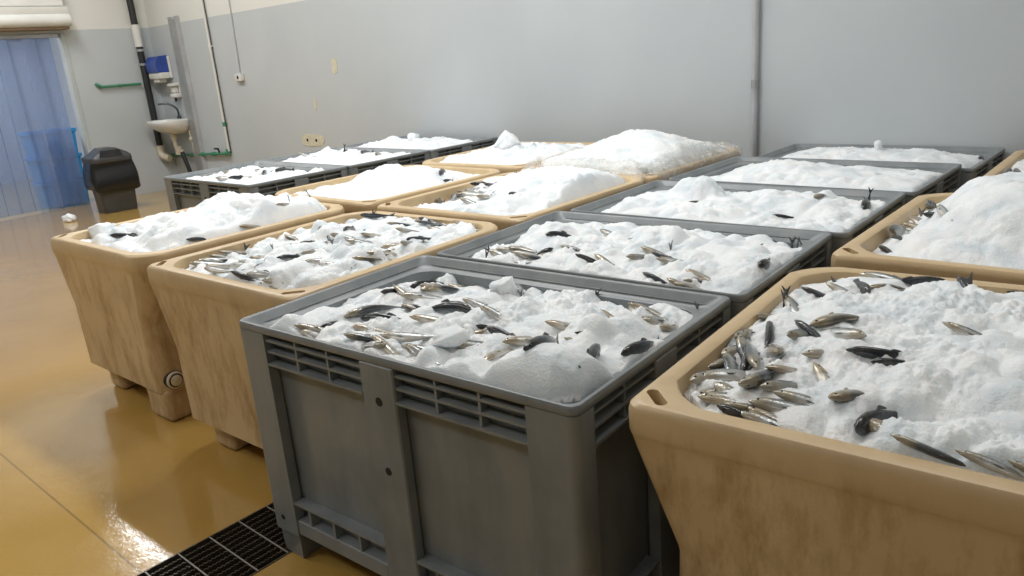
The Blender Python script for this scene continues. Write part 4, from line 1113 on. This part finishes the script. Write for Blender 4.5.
# washbasin
t = empty('washbasin', (-8.27, WY, .835)); tag(t, 'white wall hung washbasin with a stained trap below it', 'washbasin')
bm = bmesh.new(); 
def brim(w, d, z, y0): return [(w * math.copysign(abs(math.cos(a)) ** .6, math.cos(a)), y0 - d * (.5 - .5 * math.copysign(abs(math.sin(a)) ** .7, math.sin(a))), z) for a in [2 * PI * k / 32 for k in range(32)]]
loft(bm, [brim(.10, .16, -.06, -.03), brim(.22, .30, -.02, -.012), brim(.295, .41, .055, -.004), brim(.305, .43, .10, -.002), brim(.305, .43, .125, -.002), brim(.295, .42, .132, -.006), brim(.255, .30, .128, -.09), brim(.22, .27, .05, -.10), brim(.10, .15, .0, -.14)])
finish(bm, 'basin', M_WHITE, t, 50)
bm = bmesh.new(); tube(bm, [(.0, -.05, .13), (.0, -.05, .17)], [.028, .024], 14); tube(bm, arc([(0, -.05, .16), (0, -.05, .26), (-.05, -.14, .345), (-.14, -.24, .335)], .09, 8), .013, 12); finish(bm, 'tap', M_TAP, t, 50)
bm = bmesh.new(); tube(bm, [(0, -.18, -.05), (0, -.18, -.14)], [.05, .04], 16); tube(bm, arc([(0, -.18, -.12), (.01, -.18, -.26), (.06, -.16, -.31), (.10, -.15, -.28)], .04), .028, 14); tube(bm, [(.035, -.17, -.33), (.05, -.16, -.22)], .042, 16); finish(bm, 'trap', M_TRAP, t, 50)['label'] = 'yellowed drain trap'
bm = bmesh.new(); tube(bm, arc([(.10, -.15, -.30), (.13, -.14, -.40), (.17, -.12, -.66), (.18, -.08, -.78)], .1), [.030] * 2 + [.027] * 12, 12) if False else tube(bm, [(.09, -.15, -.30), (.13, -.14, -.44), (.17, -.12, -.62), (.18, -.10, -.79)], .028, 12); finish(bm, 'drain_hose', M_BLACK, t, 50)
bm = bmesh.new(); tube(bm, arc([(.22, -.06, -.02), (.235, -.06, -.12), (.25, -.05, -.36)], .04), .012, 10); box(bm, .215, .265, -.09, -.03, -.16, -.11, .008); finish(bm, 'supply_pipe', M_TRAP, t, 50)
# cable tray
t = empty('cable_tray', (-7.95, WY, .0)); tag(t, 'flat grey metal cable tray standing upright right of the washbasin', 'cable tray')
bm = bmesh.new(); box(bm, -.095, .095, -.012, -.002, 0, 2.24); box(bm, -.10, -.088, -.06, -.002, 0, 2.24); box(bm, .088, .10, -.06, -.002, 0, 2.24); finish(bm, 'tray_channel', M_GALV, t, 0)
bm = bmesh.new(); box(bm, -.089, .089, -.062, -.056, .06, 2.20); finish(bm, 'tray_cover', M_STEEL, t, 0)
# white conduit down the corner bay and the green pipe along the foot of the wall
t = empty('wall_conduit', (-7.18, WY, .53)); tag(t, 'thin white conduit running down the wall right of the cable tray', 'conduit')
bm = bmesh.new(); tube(bm, [(0, -.02, .02), (0, -.02, CH - .54)], .016, 12); finish(bm, 'conduit_run', M_WPLAS, t, 40)
bm = bmesh.new(); tube(bm, [(.03, -.014, .0), (.03, -.014, CH - .54)], .006, 8); finish(bm, 'conduit_shadow', M_BLACK, t, 40)['label'] = 'black strip standing in for the conduit shadow'  # thin black strip that paints the shadow along the conduit's right edge
for z in (.36, 1.3, 2.3):
    bm = bmesh.new(); tube(bm, [(0, -.02, z - .025), (0, -.02, z + .025)], .022, 12); box(bm, -.03, .045, -.02, -.001, z - .008, z + .008); finish(bm, 'conduit_clip', M_GREEN if z < .5 else M_WPLAS, t, 40)
t = empty('floor_water_pipe', (-8.0, WY, .48)); tag(t, 'green water pipe with fittings running low along the wall under the washbasin', 'pipe')
bm = bmesh.new(); tube(bm, [(-.70, -.04, -.02), (.80, -.04, .045)], .018, 12); finish(bm, 'pipe_run', M_GREEN, t, 40)
for x in (-.68, -.1, .12, .45, .80):
    bm = bmesh.new(); z = -.02 + (x + .7) * .0433; tube(bm, [(x - .04, -.04, z - .002), (x + .04, -.04, z + .002)], .027, 12); finish(bm, 'pipe_fitting', M_GREEN, t, 40)
bm = bmesh.new(); tube(bm, [(.62, -.04, .03), (.62, -.06, .10)], .012, 10); box(bm, .54, .65, -.075, -.055, .09, .115, .006); finish(bm, 'valve_lever', M_BLACK, t, 40)
bm = bmesh.new(); tube(bm, [(.80, -.03, .04), (.80, -.03, .10)], .022, 12); finish(bm, 'pipe_tee', M_GREEN, t, 40)
# cable and socket
t = empty('wall_socket', (-6.62, WY, 1.40)); tag(t, 'white wall socket hanging on a thin cable on the back wall', 'socket')
bm = bmesh.new(); box(bm, -.065, .065, -.05, -.002, 0, .085, .008, 2); finish(bm, 'socket_box', M_WPLAS, t, 35)
bm = bmesh.new(); box(bm, -.115, -.07, -.03, -.002, .02, .075, .006); finish(bm, 'side_plate', M_WPLAS, t, 35)
bm = bmesh.new(); cyl(bm, (0, -.0505, .042), (0, -.045, .042), .022, 16); finish(bm, 'socket_face', M_BLACK, t, 35)
bm = bmesh.new(); tube(bm, [(.005, -.012, .08), (.03, -.010, .9), (.10, -.010, CH - 1.4)], .007, 8); finish(bm, 'cable', M_GALV, t, 40)
# conduit behind the long grey row
t = empty('wall_conduit', (-.20, WY, .02)); tag(t, 'grey steel conduit running up the back wall behind the grey bin row', 'conduit')
bm = bmesh.new(); tube(bm, [(0, -.024, 0), (0, -.024, CH - .02)], .021, 14); finish(bm, 'conduit_run', M_GALV, t, 40)
bm = bmesh.new(); tube(bm, [(0, -.024, 1.12), (0, -.024, 1.175)], .026, 14); finish(bm, 'coupling', M_STEEL, t, 40)
for z in (.5, 1.9, 3.2):
    bm = bmesh.new(); box(bm, -.045, .045, -.03, -.001, z - .01, z + .01, .003); finish(bm, 'saddle_clip', M_STEEL, t, 40)
# filler patches on the back wall
M_PATCH = simple('cream_filler', (.60, .57, .44), .7, var=.12, scale=20)
def patch(x, z, w, h, label, holes=0):
    t = empty('filler_patch', (x, WY, z)); tag(t, label, 'wall patch', 'wall patches')
    bm = bmesh.new(); n = 22
    loft(bm, [[(w * math.copysign(abs(math.cos(a)) ** .4, math.cos(a)) * (1 + .1 * math.sin(5 * a + x)), y_, h * math.copysign(abs(math.sin(a)) ** .4, math.sin(a)) * (1 + .12 * math.sin(7 * a + z))) for a in [2 * PI * k / n for k in range(n)]] for y_ in (.0, -.004)])
    finish(bm, 'plaster', M_PATCH, t, 30)
    for k in range(holes):
        bm = bmesh.new(); cyl(bm, (-w * .45 + w * .8 * k, -.0055, .0), (-w * .45 + w * .8 * k, -.003, 0), .018, 10); finish(bm, 'screw_hole', M_HOLE, t, 40)
patch(-5.36, .715, .21, .065, 'wide cream filler patch with two holes just above the near grey bins', 2)
patch(-4.78, 1.49, .045, .075, 'small cream filler patch highest on the back wall')
patch(-5.21, 1.11, .022, .065, 'narrow pale filler mark between the two cream patches')

# ------------------------------------------------------------------ clear film hanging over the edges of the heaped tub
def film_mat():
    m, nt, b = new_mat('wet_clear_film')
    b.inputs['Base Color'].default_value = (.90, .90, .89, 1); b.inputs['Roughness'].default_value = .25; b.inputs['Coat Weight'].default_value = .5
    tr = nd(nt, 'ShaderNodeBsdfTransparent'); tr.inputs[0].default_value = (.95, .94, .92, 1)
    ge = nd(nt, 'ShaderNodeNewGeometry'); nz = nd(nt, 'ShaderNodeTexNoise', i_Scale=16., i_Detail=5., i_Roughness=.65); nt.links.new(ge.outputs['Position'], nz.inputs['Vector'])
    f = ramp(nt, nz.outputs['Fac'], [(.35, .12), (.65, .50)])
    mx = nd(nt, 'ShaderNodeMixShader'); nt.links.new(f, mx.inputs[0]); nt.links.new(tr.outputs[0], mx.inputs[1]); nt.links.new(b.outputs[0], mx.inputs[2])
    nt.links.new(mx.outputs[0], nt.nodes['Material Output'].inputs['Surface']); return m
sp = BINS['H']; bm = bmesh.new(); N = 260; rows = []
for j, (inset, dz) in enumerate(((.12, .006), (.095, .012), (.08, .018), (.06, .026), (.03, .022), (.006, .018), (-.012, .004), (-.016, -.03), (-.018, -.07))):
    row = []
    per = rrect(TW - inset, TL - inset, max(.06, .12 - inset), 0, 9)
    # walk the outline evenly
    P = [Vector((p[0], p[1], 0)) for p in per] + [Vector((per[0][0], per[0][1], 0))]
    ln = [0]
    for a, b_ in zip(P[:-1], P[1:]): ln.append(ln[-1] + (b_ - a).length)
    for i in range(N):
        d = ln[-1] * i / N
        k = max(q for q in range(len(ln) - 1) if ln[q] <= d); u = (d - ln[k]) / max(1e-9, ln[k + 1] - ln[k])
        p = P[k].lerp(P[k + 1], u)
        wx, wy = sp['c'][0] + p.x, sp['c'][1] + p.y
        cr = float(vnoise(i * .35, j * .8, 3)) - .5; c2 = float(vnoise(i * .11, j * .3, 9)) - .5; c3 = float(vnoise(i * .9, j * 1.3, 14)) - .5
        base = hz('H', wx, wy) if inset > .07 else max(.805, float(ice_h('H', wx, wy, False)) * .35 + .80 * .65) if inset > 0 else .80
        z = base + dz + (.012 * cr + .018 * max(c2, -.1) + .008 * c3) * (1 if inset > -.01 else .3)
        if inset > 0 and inset < .07: z = max(z, .806)
        row.append(bm.verts.new((p.x, p.y, z)))
    rows.append(row)
for a, b_ in zip(rows[:-1], rows[1:]):
    for i in range(N): bm.faces.new((a[i], a[(i + 1) % N], b_[(i + 1) % N], b_[i]))
o = finish(bm, 'plastic_film', film_mat(), None, 180, (*sp['c'], 0)); tag(o, 'crumpled clear plastic film around the rim of the heaped tub', 'plastic film')

# ------------------------------------------------------------------ light
def area(name, loc, sx, sy, w, col=(1, 1, 1), rot=(0, 0, 0)):
    l = bpy.data.lights.new(name, 'AREA'); l.shape = 'RECTANGLE'; l.size = sx; l.size_y = sy; l.energy = w; l.color = col
    o = bpy.data.objects.new(name, l); COL.objects.link(o); o.location = loc; o.rotation_euler = rot; return o
CW = (.985, .995, 1.0)
for x, y, w in ((-6.9, 2.0, 62), (-4.2, 1.9, 76), (-1.4, 1.9, 84), (1.4, 1.9, 32), (3.9, 1.6, 6), (-6.6, -1.6, 45), (-3.6, -2.0, 44), (-.6, -2.4, 34), (2.4, -2.6, 12)):
    area('ceiling_lamp', (x, y, CH - .12), 1.5, .30, w * LIGHT, CW)
area('next_room_lamp', (-10.6, 1.2, 3.1), 1.4, 1.0, 130 * LIGHT, (.90, .94, 1.0))
w = bpy.data.worlds.new('World'); SC.world = w; w.use_nodes = True
w.node_tree.nodes['Background'].inputs[0].default_value = (.5, .52, .55, 1); w.node_tree.nodes['Background'].inputs[1].default_value = .15

# ------------------------------------------------------------------ camera
cam = bpy.data.cameras.new('Camera'); co = bpy.data.objects.new('Camera', cam); COL.objects.link(co); SC.camera = co
cam.sensor_width = 36; cam.lens = 767.677 / 1024 * 36; cam.clip_start = .02; cam.clip_end = 100
yaw, pitch, roll = -.735107638, .298192164, -.0779747812
f = Vector((math.sin(yaw) * math.cos(pitch), math.cos(yaw) * math.cos(pitch), -math.sin(pitch))); r = Vector((math.cos(yaw), -math.sin(yaw), 0)); u = r.cross(f)
r2 = math.cos(roll) * r + math.sin(roll) * u; u2 = -math.sin(roll) * r + math.cos(roll) * u
co.matrix_world = Matrix.Translation((2.04724646, -1.07438485, 1.49508853)) @ Matrix((r2, u2, -f)).transposed().to_4x4()

SC.view_settings.view_transform = 'Standard'; SC.view_settings.look = 'None'; SC.view_settings.gamma = 1; SC.view_settings.use_curve_mapping = False
SC.view_settings.exposure = EXPO
SC.cycles.use_denoising = True
SC.cycles.max_bounces = 10; SC.cycles.diffuse_bounces = 5; SC.cycles.transparent_max_bounces = 24
